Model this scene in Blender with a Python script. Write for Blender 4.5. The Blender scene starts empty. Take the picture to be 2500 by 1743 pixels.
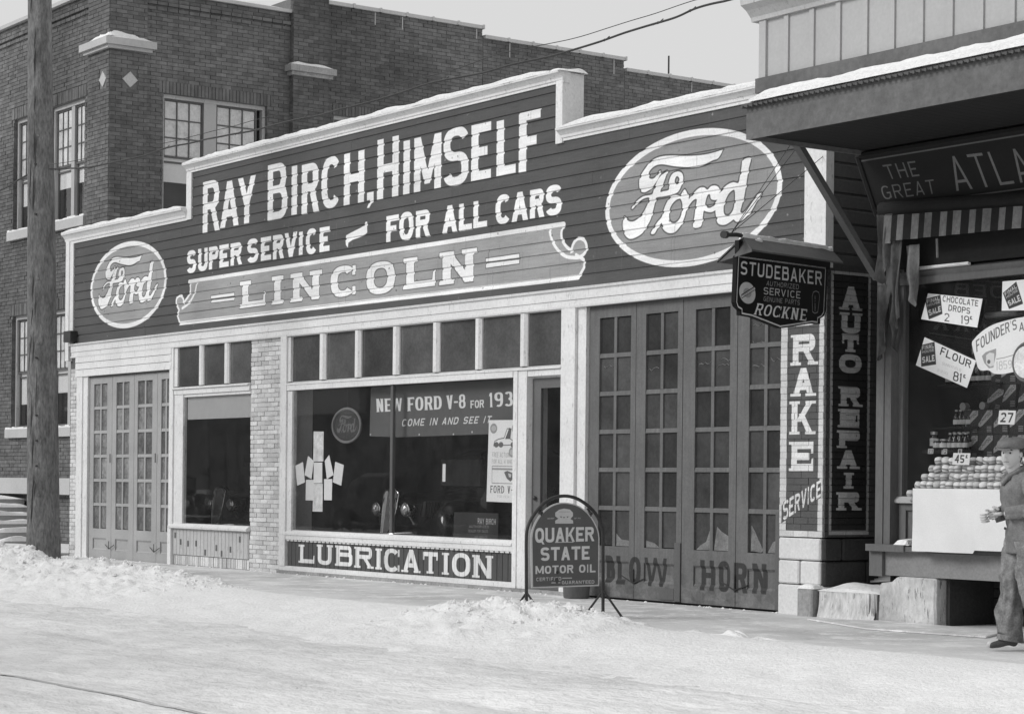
import bpy, math, random
import numpy as np
from math import sin, cos, pi, radians, sqrt
from mathutils import Vector, Matrix, noise
random.seed(7)
scene = bpy.context.scene
COL = scene.collection

# ------------------------------------------------------------------ camera
F_, YAW, ROLL, SY, IW, IH = 5200.66, .944784, .00999867, 309.145, 2500., 1743.
CAM = Vector((34.36672, -15.35534, 1.32))
fwd = Vector((-sin(YAW), cos(YAW), 0))
_r0, _u0 = Vector((cos(YAW), sin(YAW), 0)), Vector((0, 0, 1))
right = cos(ROLL)*_r0 + sin(ROLL)*_u0
up = -sin(ROLL)*_r0 + cos(ROLL)*_u0
cd = bpy.data.cameras.new('camera'); cam = bpy.data.objects.new('camera', cd); COL.objects.link(cam)
cd.sensor_width = 36; cd.lens = 36*F_/IW; cd.shift_y = SY/IW; cd.clip_start = .1; cd.clip_end = 3000
cam.matrix_world = Matrix(((right.x, up.x, -fwd.x, CAM.x), (right.y, up.y, -fwd.y, CAM.y), (right.z, up.z, -fwd.z, CAM.z), (0, 0, 0, 1)))
scene.camera = cam
# ------------------------------------------------------------------ light
SUN_EL, SUN_AZ = 31, 200          # azimuth clockwise from +y
world = bpy.data.worlds.new('World'); scene.world = world; world.use_nodes = True
wn = world.node_tree.nodes; wl = world.node_tree.links; wn.clear()
sky = wn.new('ShaderNodeTexSky'); sky.sky_type = 'NISHITA'; sky.sun_disc = False
sky.sun_elevation = radians(SUN_EL); sky.sun_rotation = radians(SUN_AZ)
sky.air_density = 1.0; sky.dust_density = 6.0
bw = wn.new('ShaderNodeRGBToBW'); mx = wn.new('ShaderNodeMix'); mx.data_type = 'FLOAT'
mx.inputs[0].default_value = .88; mx.inputs[3].default_value = 6.3
bg = wn.new('ShaderNodeBackground'); bg.inputs[1].default_value = .1
wo = wn.new('ShaderNodeOutputWorld')
wl.new(sky.outputs[0], bw.inputs[0]); wl.new(bw.outputs[0], mx.inputs[2]); wl.new(mx.outputs[0], bg.inputs[0]); wl.new(bg.outputs[0], wo.inputs[0])
sd = bpy.data.lights.new('sun', 'SUN'); sd.energy = 1.5; sd.angle = radians(22); sd.color = (1, 1, 1)
sun = bpy.data.objects.new('sun', sd); COL.objects.link(sun)
_az, _el = radians(SUN_AZ), radians(SUN_EL)
sdir = Vector((sin(_az)*cos(_el), cos(_az)*cos(_el), sin(_el)))
sun.rotation_euler = sdir.to_track_quat('Z', 'Y').to_euler(); sun.location = (20, -20, 20)
vs = scene.view_settings; vs.view_transform = 'Standard'; vs.look = 'None'; vs.exposure = 0.28; vs.gamma = 1; vs.use_curve_mapping = False

# ------------------------------------------------------------------ measuring helpers
def hit(px, py, p0, n):
    d = fwd*F_ + right*(px-IW/2) - up*(py-(IH/2+SY))
    p0 = Vector(p0); n = Vector(n)
    return CAM + d*((p0-CAM).dot(n)/d.dot(n))
def FP(px, py, y=0.):
    v = hit(px, py, (0, y, 0), (0, 1, 0)); return v.x, v.z
def SP(px, py, x=18.6):
    v = hit(px, py, (x, 0, 0), (1, 0, 0)); return v.y, v.z
def GP(px, py, z=0.):
    v = hit(px, py, (0, 0, z), (0, 0, 1)); return v.x, v.y

# ------------------------------------------------------------------ materials
def newmat(name):
    m = bpy.data.materials.new(name); m.use_nodes = True
    nt = m.node_tree; nt.nodes.clear()
    o = nt.nodes.new('ShaderNodeOutputMaterial'); b = nt.nodes.new('ShaderNodeBsdfPrincipled')
    nt.links.new(b.outputs[0], o.inputs[0])
    return m, nt, b, o
def N(nt, t, **k):
    n = nt.nodes.new(t)
    for a, v in k.items(): setattr(n, a, v)
    return n
def math_(nt, op, a, b=None, c=None, clamp=False):
    n = N(nt, 'ShaderNodeMath', operation=op, use_clamp=clamp)
    for i, s in enumerate((a, b, c)):
        if s is None: continue
        if isinstance(s, (int, float)): n.inputs[i].default_value = s
        else: nt.links.new(s, n.inputs[i])
    return n.outputs[0]
def maprange(nt, v, a, b, c, d):
    n = N(nt, 'ShaderNodeMapRange'); nt.links.new(v, n.inputs[0])
    for i, s in enumerate((a, b, c, d)): n.inputs[i+1].default_value = s
    return n.outputs[0]
def coords(nt, scale=(1, 1, 1)):
    g = N(nt, 'ShaderNodeNewGeometry'); mp = N(nt, 'ShaderNodeMapping'); mp.inputs['Scale'].default_value = scale
    nt.links.new(g.outputs['Position'], mp.inputs[0]); return mp.outputs[0]
def noisev(nt, vec, s, det=4, rough=.6):
    n = N(nt, 'ShaderNodeTexNoise'); n.inputs['Scale'].default_value = s; n.inputs['Detail'].default_value = det; n.inputs['Roughness'].default_value = rough
    nt.links.new(vec, n.inputs['Vector']); return n.outputs['Fac']
def finish(nt, b, val, rough, bump, bscale, vec, spec=.35, bd=.01):
    nt.links.new(val, b.inputs['Base Color']); b.inputs['Roughness'].default_value = rough
    b.inputs['Specular IOR Level'].default_value = spec
    if bump:
        bn = N(nt, 'ShaderNodeBump'); bn.inputs['Strength'].default_value = bump; bn.inputs['Distance'].default_value = bd
        nt.links.new(noisev(nt, vec, bscale, 5, .65), bn.inputs['Height']); nt.links.new(bn.outputs[0], b.inputs['Normal'])
def mat(name, v, var=.18, s=1.3, fine=30., fvar=.12, stretch=(1, 1, 1), rough=.8, bump=.3, bscale=40., metal=0., spec=.35, rnd=0., tone=False, wear=0., wearv=.2, bd=.01):
    m, nt, b, o = newmat(name)
    vec = coords(nt, stretch)
    f = math_(nt, 'MULTIPLY', maprange(nt, noisev(nt, vec, s), .25, .75, 1-var, 1+var), maprange(nt, noisev(nt, vec, fine, 3), .25, .75, 1-fvar, 1+fvar))
    if rnd:
        oi = N(nt, 'ShaderNodeObjectInfo'); f = math_(nt, 'MULTIPLY', f, maprange(nt, oi.outputs['Random'], 0, 1, 1-rnd, 1+rnd))
    if tone:
        at = N(nt, 'ShaderNodeAttribute', attribute_name='tone'); f = math_(nt, 'MULTIPLY', f, at.outputs['Fac'])
    val = math_(nt, 'MULTIPLY', f, v)
    if wear:
        w = maprange(nt, noisev(nt, coords(nt, (6, 6, 1.5)), 3.5, 8, .75), .62-wear*.1, .68-wear*.1, 0, 1)
        mxn = N(nt, 'ShaderNodeMix'); mxn.data_type = 'FLOAT'; nt.links.new(math_(nt, 'MULTIPLY', w, min(1, wear*1.5), clamp=True), mxn.inputs[0]); nt.links.new(val, mxn.inputs[2]); mxn.inputs[3].default_value = wearv; val = mxn.outputs[0]
    finish(nt, b, val, rough, bump, bscale, vec, spec, bd); b.inputs['Metallic'].default_value = metal
    return m
def img_factor(nt, img, axis, u0, u1, v0, v1):
    if axis == 'uv':
        t = N(nt, 'ShaderNodeUVMap'); vec = t.outputs[0]
    else:
        g = N(nt, 'ShaderNodeNewGeometry'); sp = N(nt, 'ShaderNodeSeparateXYZ'); nt.links.new(g.outputs['Position'], sp.inputs[0])
        cb = N(nt, 'ShaderNodeCombineXYZ')
        nt.links.new(maprange(nt, sp.outputs[0 if axis == 'x' else 1], u0, u1, 0, 1), cb.inputs[0])
        nt.links.new(maprange(nt, sp.outputs[2], v0, v1, 0, 1), cb.inputs[1]); vec = cb.outputs[0]
        for n in nt.nodes:
            if n.bl_idname == 'ShaderNodeMapRange' : n.clamp = True
    ti = N(nt, 'ShaderNodeTexImage', image=img, extension='EXTEND', interpolation='Linear'); nt.links.new(vec, ti.inputs[0])
    return ti.outputs[0]
def imgmat(name, img, axis='uv', u0=0, u1=1, v0=0, v1=1, var=.12, fvar=.12, s=2., fine=60., rough=.7, bump=.15, bscale=60., rnd=0., tone=False, spec=.3, stretch=(1, 1, 1), grime=0., peel=0., peelv=.16):
    m, nt, b, o = newmat(name); vec = coords(nt, stretch)
    c = img_factor(nt, img, axis, u0, u1, v0, v1)
    f = math_(nt, 'MULTIPLY', maprange(nt, noisev(nt, vec, s), .25, .75, 1-var, 1+var), maprange(nt, noisev(nt, vec, fine, 3), .25, .75, 1-fvar, 1+fvar))
    if rnd:
        oi = N(nt, 'ShaderNodeObjectInfo'); f = math_(nt, 'MULTIPLY', f, maprange(nt, oi.outputs['Random'], 0, 1, 1-rnd, 1+rnd))
    if tone:
        at = N(nt, 'ShaderNodeAttribute', attribute_name='tone'); f = math_(nt, 'MULTIPLY', f, at.outputs['Fac'])
    val = math_(nt, 'MULTIPLY', c, f)
    if peel:
        w = maprange(nt, noisev(nt, coords(nt, (3, 3, 3)), 4.5, 10, .8), .60, .66, 0, peel)
        mxn = N(nt, 'ShaderNodeMix'); mxn.data_type = 'FLOAT'; nt.links.new(w, mxn.inputs[0]); nt.links.new(val, mxn.inputs[2]); mxn.inputs[3].default_value = peelv; val = mxn.outputs[0]
    finish(nt, b, val, rough, bump, bscale, vec, spec)
    return m
def glassmat(name, tint=.95, dust=.03, dust_glare_v=.25, rough=.02):
    m = bpy.data.materials.new(name); m.use_nodes = True; nt = m.node_tree; nt.nodes.clear()
    o = N(nt, 'ShaderNodeOutputMaterial'); t = N(nt, 'ShaderNodeBsdfTransparent'); t.inputs[0].default_value = (tint,)*3+(1,)
    g = N(nt, 'ShaderNodeBsdfGlossy'); g.inputs['Roughness'].default_value = rough; g.inputs[0].default_value = (.9, .9, .9, 1)
    fr = N(nt, 'ShaderNodeFresnel'); fr.inputs[0].default_value = 1.45; gb = N(nt, 'ShaderNodeNewGeometry')
    m1 = N(nt, 'ShaderNodeMixShader'); nt.links.new(math_(nt, 'MULTIPLY', math_(nt, 'MULTIPLY', fr.outputs[0], 1.35), math_(nt, 'SUBTRACT', 1., gb.outputs['Backfacing'])), m1.inputs[0]); nt.links.new(t.outputs[0], m1.inputs[1]); nt.links.new(g.outputs[0], m1.inputs[2])
    d = N(nt, 'ShaderNodeBsdfDiffuse'); d.inputs[0].default_value = (dust_glare_v,)*3+(1,)
    m2 = N(nt, 'ShaderNodeMixShader'); v = coords(nt)
    nt.links.new(maprange(nt, noisev(nt, v, 3.0, 6, .7), .3, .75, dust*.4, dust*1.8), m2.inputs[0])
    nt.links.new(m1.outputs[0], m2.inputs[1]); nt.links.new(d.outputs[0], m2.inputs[2]); nt.links.new(m2.outputs[0], o.inputs[0])
    return m

# ------------------------------------------------------------------ mesh builder
def root_of(o):
    p = Vector((0, 0, 0))
    while o is not None: p += o.location; o = o.parent
    return p
def tag(o, label=None, cat=None, group=None, kind=None):
    if label: o['label'] = label
    if cat: o['category'] = cat
    if group: o['group'] = group
    if kind: o['kind'] = kind
    return o
def empty(name, loc, label, cat, group=None):
    o = bpy.data.objects.new(name, None); COL.objects.link(o); o.location = loc; o.empty_display_size = .2
    return tag(o, label, cat, group)
class Pl:
    """wall plane: facing -y ('y') at y=c, or facing +x ('x') at x=c.  u along, z up, d depth inward"""
    def __init__(s, ax, c): s.ax, s.c = ax, c
    def p(s, u, z, d=0.): return (u, s.c+d, z) if s.ax == 'y' else (s.c-d, u, z)
class MB:
    def __init__(s): s.v = []; s.f = []; s.t = []; s.uv = {}
    def add(s, vs, fs, tone=1.):
        k = len(s.v); s.v += [tuple(p) for p in vs]; s.f += [tuple(i+k for i in f) for f in fs]; s.t += [tone]*len(fs); return s
    def hexa(s, a, b, tone=1.):
        """a: 4 front corners ccw, b: 4 back corners matching"""
        n = len(a)
        fs = [tuple(range(n)), tuple(range(2*n-1, n-1, -1))] + [(i, i+n, (i+1) % n+n, (i+1) % n) for i in range(n)]
        return s.add(list(a)+list(b), fs, tone)
    def box(s, x0, x1, y0, y1, z0, z1, tone=1.):
        return s.hexa([(x0, y0, z0), (x1, y0, z0), (x1, y0, z1), (x0, y0, z1)], [(x0, y1, z0), (x1, y1, z0), (x1, y1, z1), (x0, y1, z1)], tone)
    def pb(s, pl, u0, u1, z0, z1, d0, d1, tone=1.):
        a = [pl.p(u0, z0, d0), pl.p(u1, z0, d0), pl.p(u1, z1, d0), pl.p(u0, z1, d0)]
        b = [pl.p(u0, z0, d1), pl.p(u1, z0, d1), pl.p(u1, z1, d1), pl.p(u0, z1, d1)]
        return s.hexa(a, b, tone)
    def prism(s, pl, poly, d0, d1, tone=1.):
        return s.hexa([pl.p(u, z, d0) for u, z in poly], [pl.p(u, z, d1) for u, z in poly], tone)
    def sweep(s, prof, x0, x1, tone=1.):
        """prof (y,z) closed, extruded along x"""
        return s.hexa([(x0, y, z) for y, z in prof], [(x1, y, z) for y, z in prof], tone)
    def tube(s, pts, r, n=8, tone=1., cap=True):
        pts = [Vector(p) for p in pts]; rs = r if isinstance(r, (list, tuple)) else [r]*len(pts)
        k = len(s.v); prev = None
        for i, p in enumerate(pts):
            d = (pts[min(i+1, len(pts)-1)]-pts[max(i-1, 0)]).normalized()
            a = prev if prev is not None else (Vector((0, 0, 1)) if abs(d.z) < .9 else Vector((1, 0, 0)))
            a = (a-d*a.dot(d)).normalized(); prev = a; b = d.cross(a)
            for j in range(n):
                t = 2*pi*j/n; s.v.append(tuple(p+(a*cos(t)+b*sin(t))*rs[i]))
        nf = 0
        for i in range(len(pts)-1):
            for j in range(n):
                s.f.append((k+i*n+j, k+i*n+(j+1) % n, k+(i+1)*n+(j+1) % n, k+(i+1)*n+j)); nf += 1
        if cap:
            s.f.append(tuple(k+j for j in range(n-1, -1, -1))); s.f.append(tuple(k+(len(pts)-1)*n+j for j in range(n))); nf += 2
        s.t += [tone]*nf; return s
    def lathe(s, c, prof, n=16, axis='z', tone=1.):
        """prof (r,h) along axis"""
        k = len(s.v)
        for r, h in prof:
            for j in range(n):
                t = 2*pi*j/n; a, b = r*cos(t), r*sin(t)
                q = (a, b, h) if axis == 'z' else ((a, h, b) if axis == 'y' else (h, a, b))
                s.v.append((c[0]+q[0], c[1]+q[1], c[2]+q[2]))
        nf = 0
        for i in range(len(prof)-1):
            for j in range(n):
                s.f.append((k+i*n+j, k+i*n+(j+1) % n, k+(i+1)*n+(j+1) % n, k+(i+1)*n+j)); nf += 1
        s.f.append(tuple(k+j for j in range(n))); s.f.append(tuple(k+(len(prof)-1)*n+j for j in range(n))); nf += 2
        s.t += [tone]*nf; return s
    def grid(s, fn, nu, nv, tone=1.):
        k = len(s.v)
        for j in range(nv+1):
            for i in range(nu+1): s.v.append(tuple(fn(i/nu, j/nv)))
        for j in range(nv):
            for i in range(nu):
                a = k+j*(nu+1)+i; s.f.append((a, a+1, a+nu+2, a+nu+1)); s.t.append(tone)
        return s
    def quv(s, quad, back, uvs=((0, 0), (1, 0), (1, 1), (0, 1))):
        """panel whose front quad carries a uv"""
        s.uv[len(s.f)] = uvs; return s.hexa(quad, back)
    def build(s, name, m, parent=None, smooth=False, bevel=0., label=None, cat=None, group=None, kind=None, loc=None, fix=True):
        me = bpy.data.meshes.new(name); off = root_of(parent) if parent is not None else (Vector(loc) if loc is not None else Vector((0, 0, 0)))
        me.from_pydata([tuple(Vector(p)-off) for p in s.v], [], s.f)
        if fix:
            import bmesh
            bm = bmesh.new(); bm.from_mesh(me)
            if s.uv or len(set(s.t)) > 1: pass
            bmesh.ops.recalc_face_normals(bm, faces=bm.faces); bm.to_mesh(me); bm.free()
        if True:
            at = me.attributes.new('tone', 'FLOAT', 'FACE'); at.data.foreach_set('value', s.t)
        if s.uv:
            ul = me.uv_layers.new(name='UVMap')
            ul.data.foreach_set('uv', [.001]*(2*len(ul.data)))
            for fi, uvs in s.uv.items():
                p = me.polygons[fi]; vi = list(s.f[fi])
                for li in p.loop_indices:
                    ul.data[li].uv = uvs[vi.index(me.loops[li].vertex_index)]
        if smooth: me.polygons.foreach_set('use_smooth', [True]*len(me.polygons))
        me.materials.append(m)
        o = bpy.data.objects.new(name, me); COL.objects.link(o)
        if parent is not None: o.parent = parent
        elif loc is not None: o.location = off
        if bevel:
            bv = o.modifiers.new('bevel', 'BEVEL'); bv.width = bevel; bv.segments = 1; bv.limit_method = 'ANGLE'
        return tag(o, label, cat, group, kind)
def default_tone(m):
    return m
def copy_tree(o, parent=None):
    c = o.copy(); COL.objects.link(c); c.parent = parent
    for ch in list(o.children): copy_tree(ch, c)
    return c

# ------------------------------------------------------------------ lettering raster
class Cv:
    def __init__(s, u0, u1, v0, v1, ppu, bgv):
        s.u0, s.v0, s.k = u0, v0, ppu; s.u1, s.v1 = u1, v1
        s.W = int((u1-u0)*ppu); s.H = int((v1-v0)*ppu); s.a = np.full((s.H, s.W), bgv, np.float32)
    def fill(s, rings, val, al=1.):
        if rings and isinstance(rings[0][0], (int, float)): rings = [rings]
        E = []
        for r in rings:
            P = [((x-s.u0)*s.k, (y-s.v0)*s.k) for x, y in r]
            for i in range(len(P)): E.append(P[i]+P[(i+1) % len(P)])
        E = np.array(E); ylo, yhi = E[:, [1, 3]].min(), E[:, [1, 3]].max()
        r0, r1 = max(0, int(ylo)), min(s.H-1, int(yhi)+1)
        xa, xb = max(0, int(E[:, [0, 2]].min())-1), min(s.W, int(E[:, [0, 2]].max())+2)
        if xb <= xa or r1 < r0: return
        X = np.arange(xa, xb)
        for row in range(r0, r1+1):
            cov = np.zeros(xb-xa, np.float32)
            for q in (.167, .5, .833):
                y = row+q; m = (E[:, 1] <= y) != (E[:, 3] <= y)
                if not m.any(): continue
                e = E[m]; xs = np.sort(e[:, 0]+(y-e[:, 1])*(e[:, 2]-e[:, 0])/(e[:, 3]-e[:, 1]))
                for i in range(0, len(xs)-1, 2): cov += np.clip(np.minimum(X+1, xs[i+1])-np.maximum(X, xs[i]), 0, 1)
            cov = np.clip(cov/3, 0, 1)*al
            s.a[row, xa:xb] = s.a[row, xa:xb]*(1-cov)+val*cov
    def stroke(s, pts, w, val, closed=False):
        P = list(pts)+([pts[0]] if closed else [])
        for (x0, y0), (x1, y1) in zip(P[:-1], P[1:]):
            L = math.hypot(x1-x0, y1-y0)
            if L < 1e-6: continue
            nx, ny = -(y1-y0)/L*w/2, (x1-x0)/L*w/2
            s.fill([(x0+nx, y0+ny), (x1+nx, y1+ny), (x1-nx, y1-ny), (x0-nx, y0-ny)], val)
        for x, y in P: s.fill([(x+w/2*cos(t*pi/4), y+w/2*sin(t*pi/4)) for t in range(8)], val)
    def ell(s, cx, cy, rx, ry, val): s.fill([(cx+rx*cos(t*pi/36), cy+ry*sin(t*pi/36)) for t in range(72)], val)
    def image(s, name):
        im = bpy.data.images.new(name, s.W, s.H, alpha=False, float_buffer=False); im.colorspace_settings.name = 'Non-Color'
        px = np.ones((s.H, s.W, 4), np.float32); px[:, :, :3] = np.clip(s.a, 0, 1)[:, :, None]
        im.pixels.foreach_set(px.ravel()); im.update(); im.pack(); return im
def glyph(ch, w, h, t, b, sf=0.):
    """list of filled shapes (each a list of rings) in the box w x h; t stem, b bar thickness, sf serif size"""
    S = []
    def R(x0, y0, x1, y1): S.append([[(x0, y0), (x1, y0), (x1, y1), (x0, y1)]])
    def D(xb, yb, xt, yt, tb, tt=None): tt = tb if tt is None else tt; S.append([[(xb, yb), (xb+tb, yb), (xt+tt, yt), (xt, yt)]])
    def se(c, n): return math.copysign(abs(c)**(2/n), c)
    def A(cx, cy, rx, ry, a0, a1, tx=t, ty=b, n=2.5):
        k = max(4, int(abs(a1-a0)/10)); o = []; i_ = []
        for j in range(k+1):
            a = radians(a0+(a1-a0)*j/k); c, q = se(cos(a), n), se(sin(a), n)
            o.append((cx+rx*c, cy+ry*q)); i_.append((cx+max(rx-tx, .01)*c, cy+max(ry-ty, .01)*q))
        S.append([o+i_[::-1]])
    def bowl(y0, y1, xr):
        ry = (y1-y0)/2; xc = max(t*.9, xr-ry*1.05); R(t*.5, y1-b, xc, y1); R(t*.5, y0, xc, y0+b); A(xc, (y0+y1)/2, xr-xc, ry, -90, 90)
    def V(x, foot=True, top=True, y0=0, y1=None):
        y1 = h if y1 is None else y1; R(x, y0, x+t, y1)
        if sf:
            if foot: R(x-sf, y0, x+t+sf, y0+sf*.8)
            if top: R(x-sf, y1-sf*.8, x+t+sf, y1)
    def tip(x, y, up_=False):
        if sf: R(x-sf, y-(sf*.8 if up_ else 0), x+t+sf, y+(0 if up_ else sf*.8))
    if sf and ch in 'AHIKMNPRTUVWXYBDEFL1': w -= 2*sf if ch not in 'BDEFLPR' else sf; ox = sf
    else: ox = 0
    if ch == 'A':
        D(0, 0, w/2-t*.5, h, t); D(w-t, 0, w/2-t*.5, h, t); R(w*.22, h*.22, w*.78, h*.22+b); tip(0, 0); tip(w-t, 0)
    elif ch == 'B': V(0); bowl(h*.47, h, w*.93); bowl(0, h*.47+b, w)
    elif ch == 'C':
        A(w/2, h/2, w/2, h/2, 42, 318)
        if sf: R(w-sf*1.1, h*.66, w, h*.97); R(w-sf*1.1, h*.03, w, h*.3)
    elif ch == 'D': V(0); bowl(0, h, w)
    elif ch in 'EFL':
        V(0)
        if ch != 'L': R(0, h-b, w, h); R(0, h*.5-b/2, w*.82, h*.5+b/2)
        if ch != 'F': R(0, 0, w, b)
        if sf:
            if ch != 'L': D(w-sf, h-b-sf*1.3, w-sf*.6, h, sf, sf*.6)
            if ch != 'F': D(w-sf, b*.5, w-sf*.6, b+sf*1.6, sf, sf*.6)
    elif ch == 'G': A(w/2, h/2, w/2, h/2, 45, 330); R(w*.55, h*.42, w, h*.42+b); R(w-t, h*.08, w, h*.42)
    elif ch == 'H': V(0); V(w-t); R(0, h*.5-b/2, w, h*.5+b/2)
    elif ch == 'I': V(w/2-t/2)
    elif ch == 'J': V(w-t, foot=False, y0=h*.25); A(w/2, h*.27, w/2, h*.27, 180, 360)
    elif ch == 'K': V(0); D(t*.7, h*.38, w-t, h, t); D(w-t, 0, w*.32, h*.62, t, t*.9); tip(w-t, 0); tip(w-t, h, True)
    elif ch == 'M': V(0, top=False); V(w-t, top=False); D(w/2-t*.4, h*.12, 0, h, t*.8, t); D(w/2-t*.4, h*.12, w-t, h, t*.8, t)
    elif ch == 'N': V(0, top=False) if not sf else V(0); V(w-t, foot=False); D(w-t, 0, 0, h, t)
    elif ch in 'OQ0':
        A(w/2, h/2, w/2, h/2, 0, 360)
        if ch == 'Q': D(w-t*.6, -h*.12, w*.5, h*.25, t*.8)
    elif ch == 'P': V(0); bowl(h*.42, h, w)
    elif ch == 'R': V(0); bowl(h*.44, h, w*.96); D(w-t*.95, 0, w*.42, h*.5, t); tip(w-t, 0) if sf else None
    elif ch == 'S':
        ry = (h/2+b/2)/2; A(w/2, h-ry, w/2, ry, 22, 270); A(w/2, ry, w/2, ry, -158, 90)
    elif ch == 'T':
        V(w/2-t/2, top=False); R(0, h-b, w, h)
        if sf: R(0, h-b-sf*1.4, sf*.9, h); R(w-sf*.9, h-b-sf*1.4, w, h)
    elif ch == 'U': V(0, foot=False, y0=h*.3); V(w-t, foot=False, y0=h*.3); A(w/2, h*.32, w/2, h*.32, 180, 360)
    elif ch == 'V': D(w/2-t/2, 0, 0, h, t); D(w/2-t/2, 0, w-t, h, t); tip(0, h, True); tip(w-t, h, True)
    elif ch == 'W':
        D(w*.25-t*.35, 0, 0, h, t*.8); D(w*.25-t*.35, 0, w*.5-t*.4, h, t*.7); D(w*.75-t*.35, 0, w*.5-t*.4, h, t*.7); D(w*.75-t*.35, 0, w-t*.8, h, t*.8)
    elif ch == 'X': D(0, 0, w-t, h, t); D(w-t, 0, 0, h, t)
    elif ch == 'Y': R(w/2-t/2, 0, w/2+t/2, h*.45); D(w/2-t/2, h*.4, 0, h, t); D(w/2-t/2, h*.4, w-t, h, t); tip(w/2-t/2, 0)
    elif ch == 'Z': R(0, h-b, w, h); R(0, 0, w, b); D(0, b*.6, w-t*1.1, h-b*.6, t*1.1)
    elif ch == '1': V(w/2-t/2, top=False); D(w/2-t*1.1, h*.78, w/2-t/2, h, t)
    elif ch == '2': A(w/2, h*.7, w/2, h*.3, -30, 170); D(0, b*.5, w*.6, h*.52, t*1.1); R(0, 0, w, b)
    elif ch == '3': ry = (h/2+b/2)/2; A(w/2, h-ry, w*.46, ry, -90, 150); A(w/2, ry, w/2, ry, -150, 90)
    elif ch == '4': R(w*.6, 0, w*.6+t, h); R(0, h*.25, w, h*.25+b); D(0, h*.25, w*.6, h, t)
    elif ch == '5': R(0, h-b, w*.9, h); R(0, h*.45, t, h); ry = h*.3; A(w/2, ry, w/2, ry, -150, 120)
    elif ch == '6': A(w/2, h*.3, w/2, h*.3, 0, 360); A(w/2, h/2, w/2, h/2, 60, 200)
    elif ch == '7': R(0, h-b, w, h); D(w*.25, 0, w-t, h-b, t)
    elif ch == '8': A(w/2, h*.73, w*.46, h*.27, 0, 360); A(w/2, h*.27+b*.2, w/2, h*.27+b*.2, 0, 360)
    elif ch == '9': A(w/2, h*.7, w/2, h*.3, 0, 360); A(w/2, h/2, w/2, h/2, -120, 20)
    elif ch == ',': S.append([[(0, h), (w, h), (w, h*.45), (w*.35, 0), (0, h*.02), (w*.5, h*.5), (0, h*.5)]])
    elif ch == '.': R(w*.3, 0, w*.7, h*.15)
    elif ch == '-': R(0, h*.42, w, h*.42+b)
    elif ch == '=': R(0, h*.3, w, h*.3+b); R(0, h*.6, w, h*.6+b)
    elif ch == "'": R(w*.35, h*.75, w*.65, h*1.05)
    elif ch == '#': R(0, 0, w, h*.75)
    elif ch == 'c': R(0, h*.6, w, h*.6+b*.6); A(w/2, h*.82, w/2, h*.2, 40, 320)
    return [[[(x+ox, y) for x, y in r] for r in s_] for s_ in S]
def put(cv, ch, x, y, w, h, t, b, val, sf=0., slant=0., shear=0., tr=None):
    if ch == ' ': return
    for s_ in glyph(ch, w, h, t, b, sf):
        rs = [[(x+gx+gy*slant, y+gy+gx*shear) for gx, gy in r] for r in s_]
        if tr: rs = [[tr(*p) for p in r] for r in rs]
        cv.fill(rs, val)
WID = {'I': .38, '1': .5, ',': .3, '.': .35, ' ': .55, 'M': 1.3, 'W': 1.4, 'J': .8, "'": .3, '-': .6, 'L': .88, 'E': .88, 'F': .85, 'c': .5}
def line(cv, txt, x0, x1, y, h, val, t=.2, b=.16, sf=0., gap=.22, slant=0., shear=0., tr=None):
    n = sum(WID.get(c, 1.)+gap for c in txt)-gap; u = (x1-x0)/n; x = x0
    for c in txt:
        w = WID.get(c, 1.)*u; put(cv, c, x, y+(x-x0)*shear, w, h, min(t*u*1.0, w*.45), b*h, val, sf*u, slant, shear, tr); x += w+gap*u

def ZZ(ox, oy, s): return lambda x, y: (ox+x/s, oy+y/s)
def quadmap(q, fn):
    """(u,v) in the unit square -> bilinear in the measured quad BL BR TR TL -> plane via fn"""
    def f(u, v):
        x = (q[0][0]*(1-u)+q[1][0]*u)*(1-v)+(q[3][0]*(1-u)+q[2][0]*u)*v
        y = (q[0][1]*(1-u)+q[1][1]*u)*(1-v)+(q[3][1]*(1-u)+q[2][1]*u)*v
        return fn(x, y)
    return f
def textq(cv, txt, q, fn, val, ar=None, **k):
    a, b, c = fn(*q[0]), fn(*q[1]), fn(*q[3]); ar = ar or math.dist(a, b)/max(1e-6, math.dist(a, c))
    m = quadmap(q, fn); line(cv, txt, 0, ar, 0, 1, val, tr=lambda x, y: m(x/ar, y), **k)
def letters(cv, L, z, val, t, b, sf=0., Y=0., slant=0., plane=FP, outline=None):
    for ch, xl, xr, yt, yb in L:
        xm, ym = (xl+xr)/2, (yt+yb)/2
        x0, x1 = plane(*z(xl, ym), Y)[0], plane(*z(xr, ym), Y)[0]; z0, z1 = plane(*z(xm, yb), Y)[1], plane(*z(xm, yt), Y)[1]
        h = z1-z0
        if outline is not None:
            for dx, dz in ((-.014, -.01), (.012, -.014), (.014, .008), (-.01, .012)): put(cv, ch, x0+dx, z0+dz, x1-x0, h, t, b, outline, sf, slant)
        put(cv, ch, x0, z0, x1-x0, h, t, b, val, sf, slant)

# ---- painted facade sign
DARK, LET, MID = .078, .78, .31
SC = Cv(0, 18.8, 3.55, 6.4, 230, DARK)
zc_ = ZZ(420, 520, 4.4154); zb_ = ZZ(920, 430, 4.2519); one = ZZ(0, 0, 1.)
letters(SC, [('R', 499, 540, 442, 566), ('A', 541.6, 586.6, 443, 554), ('Y', 584.7, 628, 433, 546), ('B', 657.5, 705.5, 400, 536), ('I', 713.5, 731.5, 406, 525),
  ('R', 740.5, 783, 400, 521), ('C', 788.5, 836, 383, 509), ('H', 843.6, 893, 372, 498), (',', 900, 916, 470, 508), ('H', 925, 977, 338, 484), ('I', 987, 1006, 345, 475),
  ('M', 1015, 1081, 332, 465), ('S', 1086.5, 1148, 312, 454), ('E', 1154.7, 1203, 303, 439), ('L', 1216.6, 1263.5, 293, 427), ('F', 1271, 1323.7, 272, 418)], one, LET, .155, .11)
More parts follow.
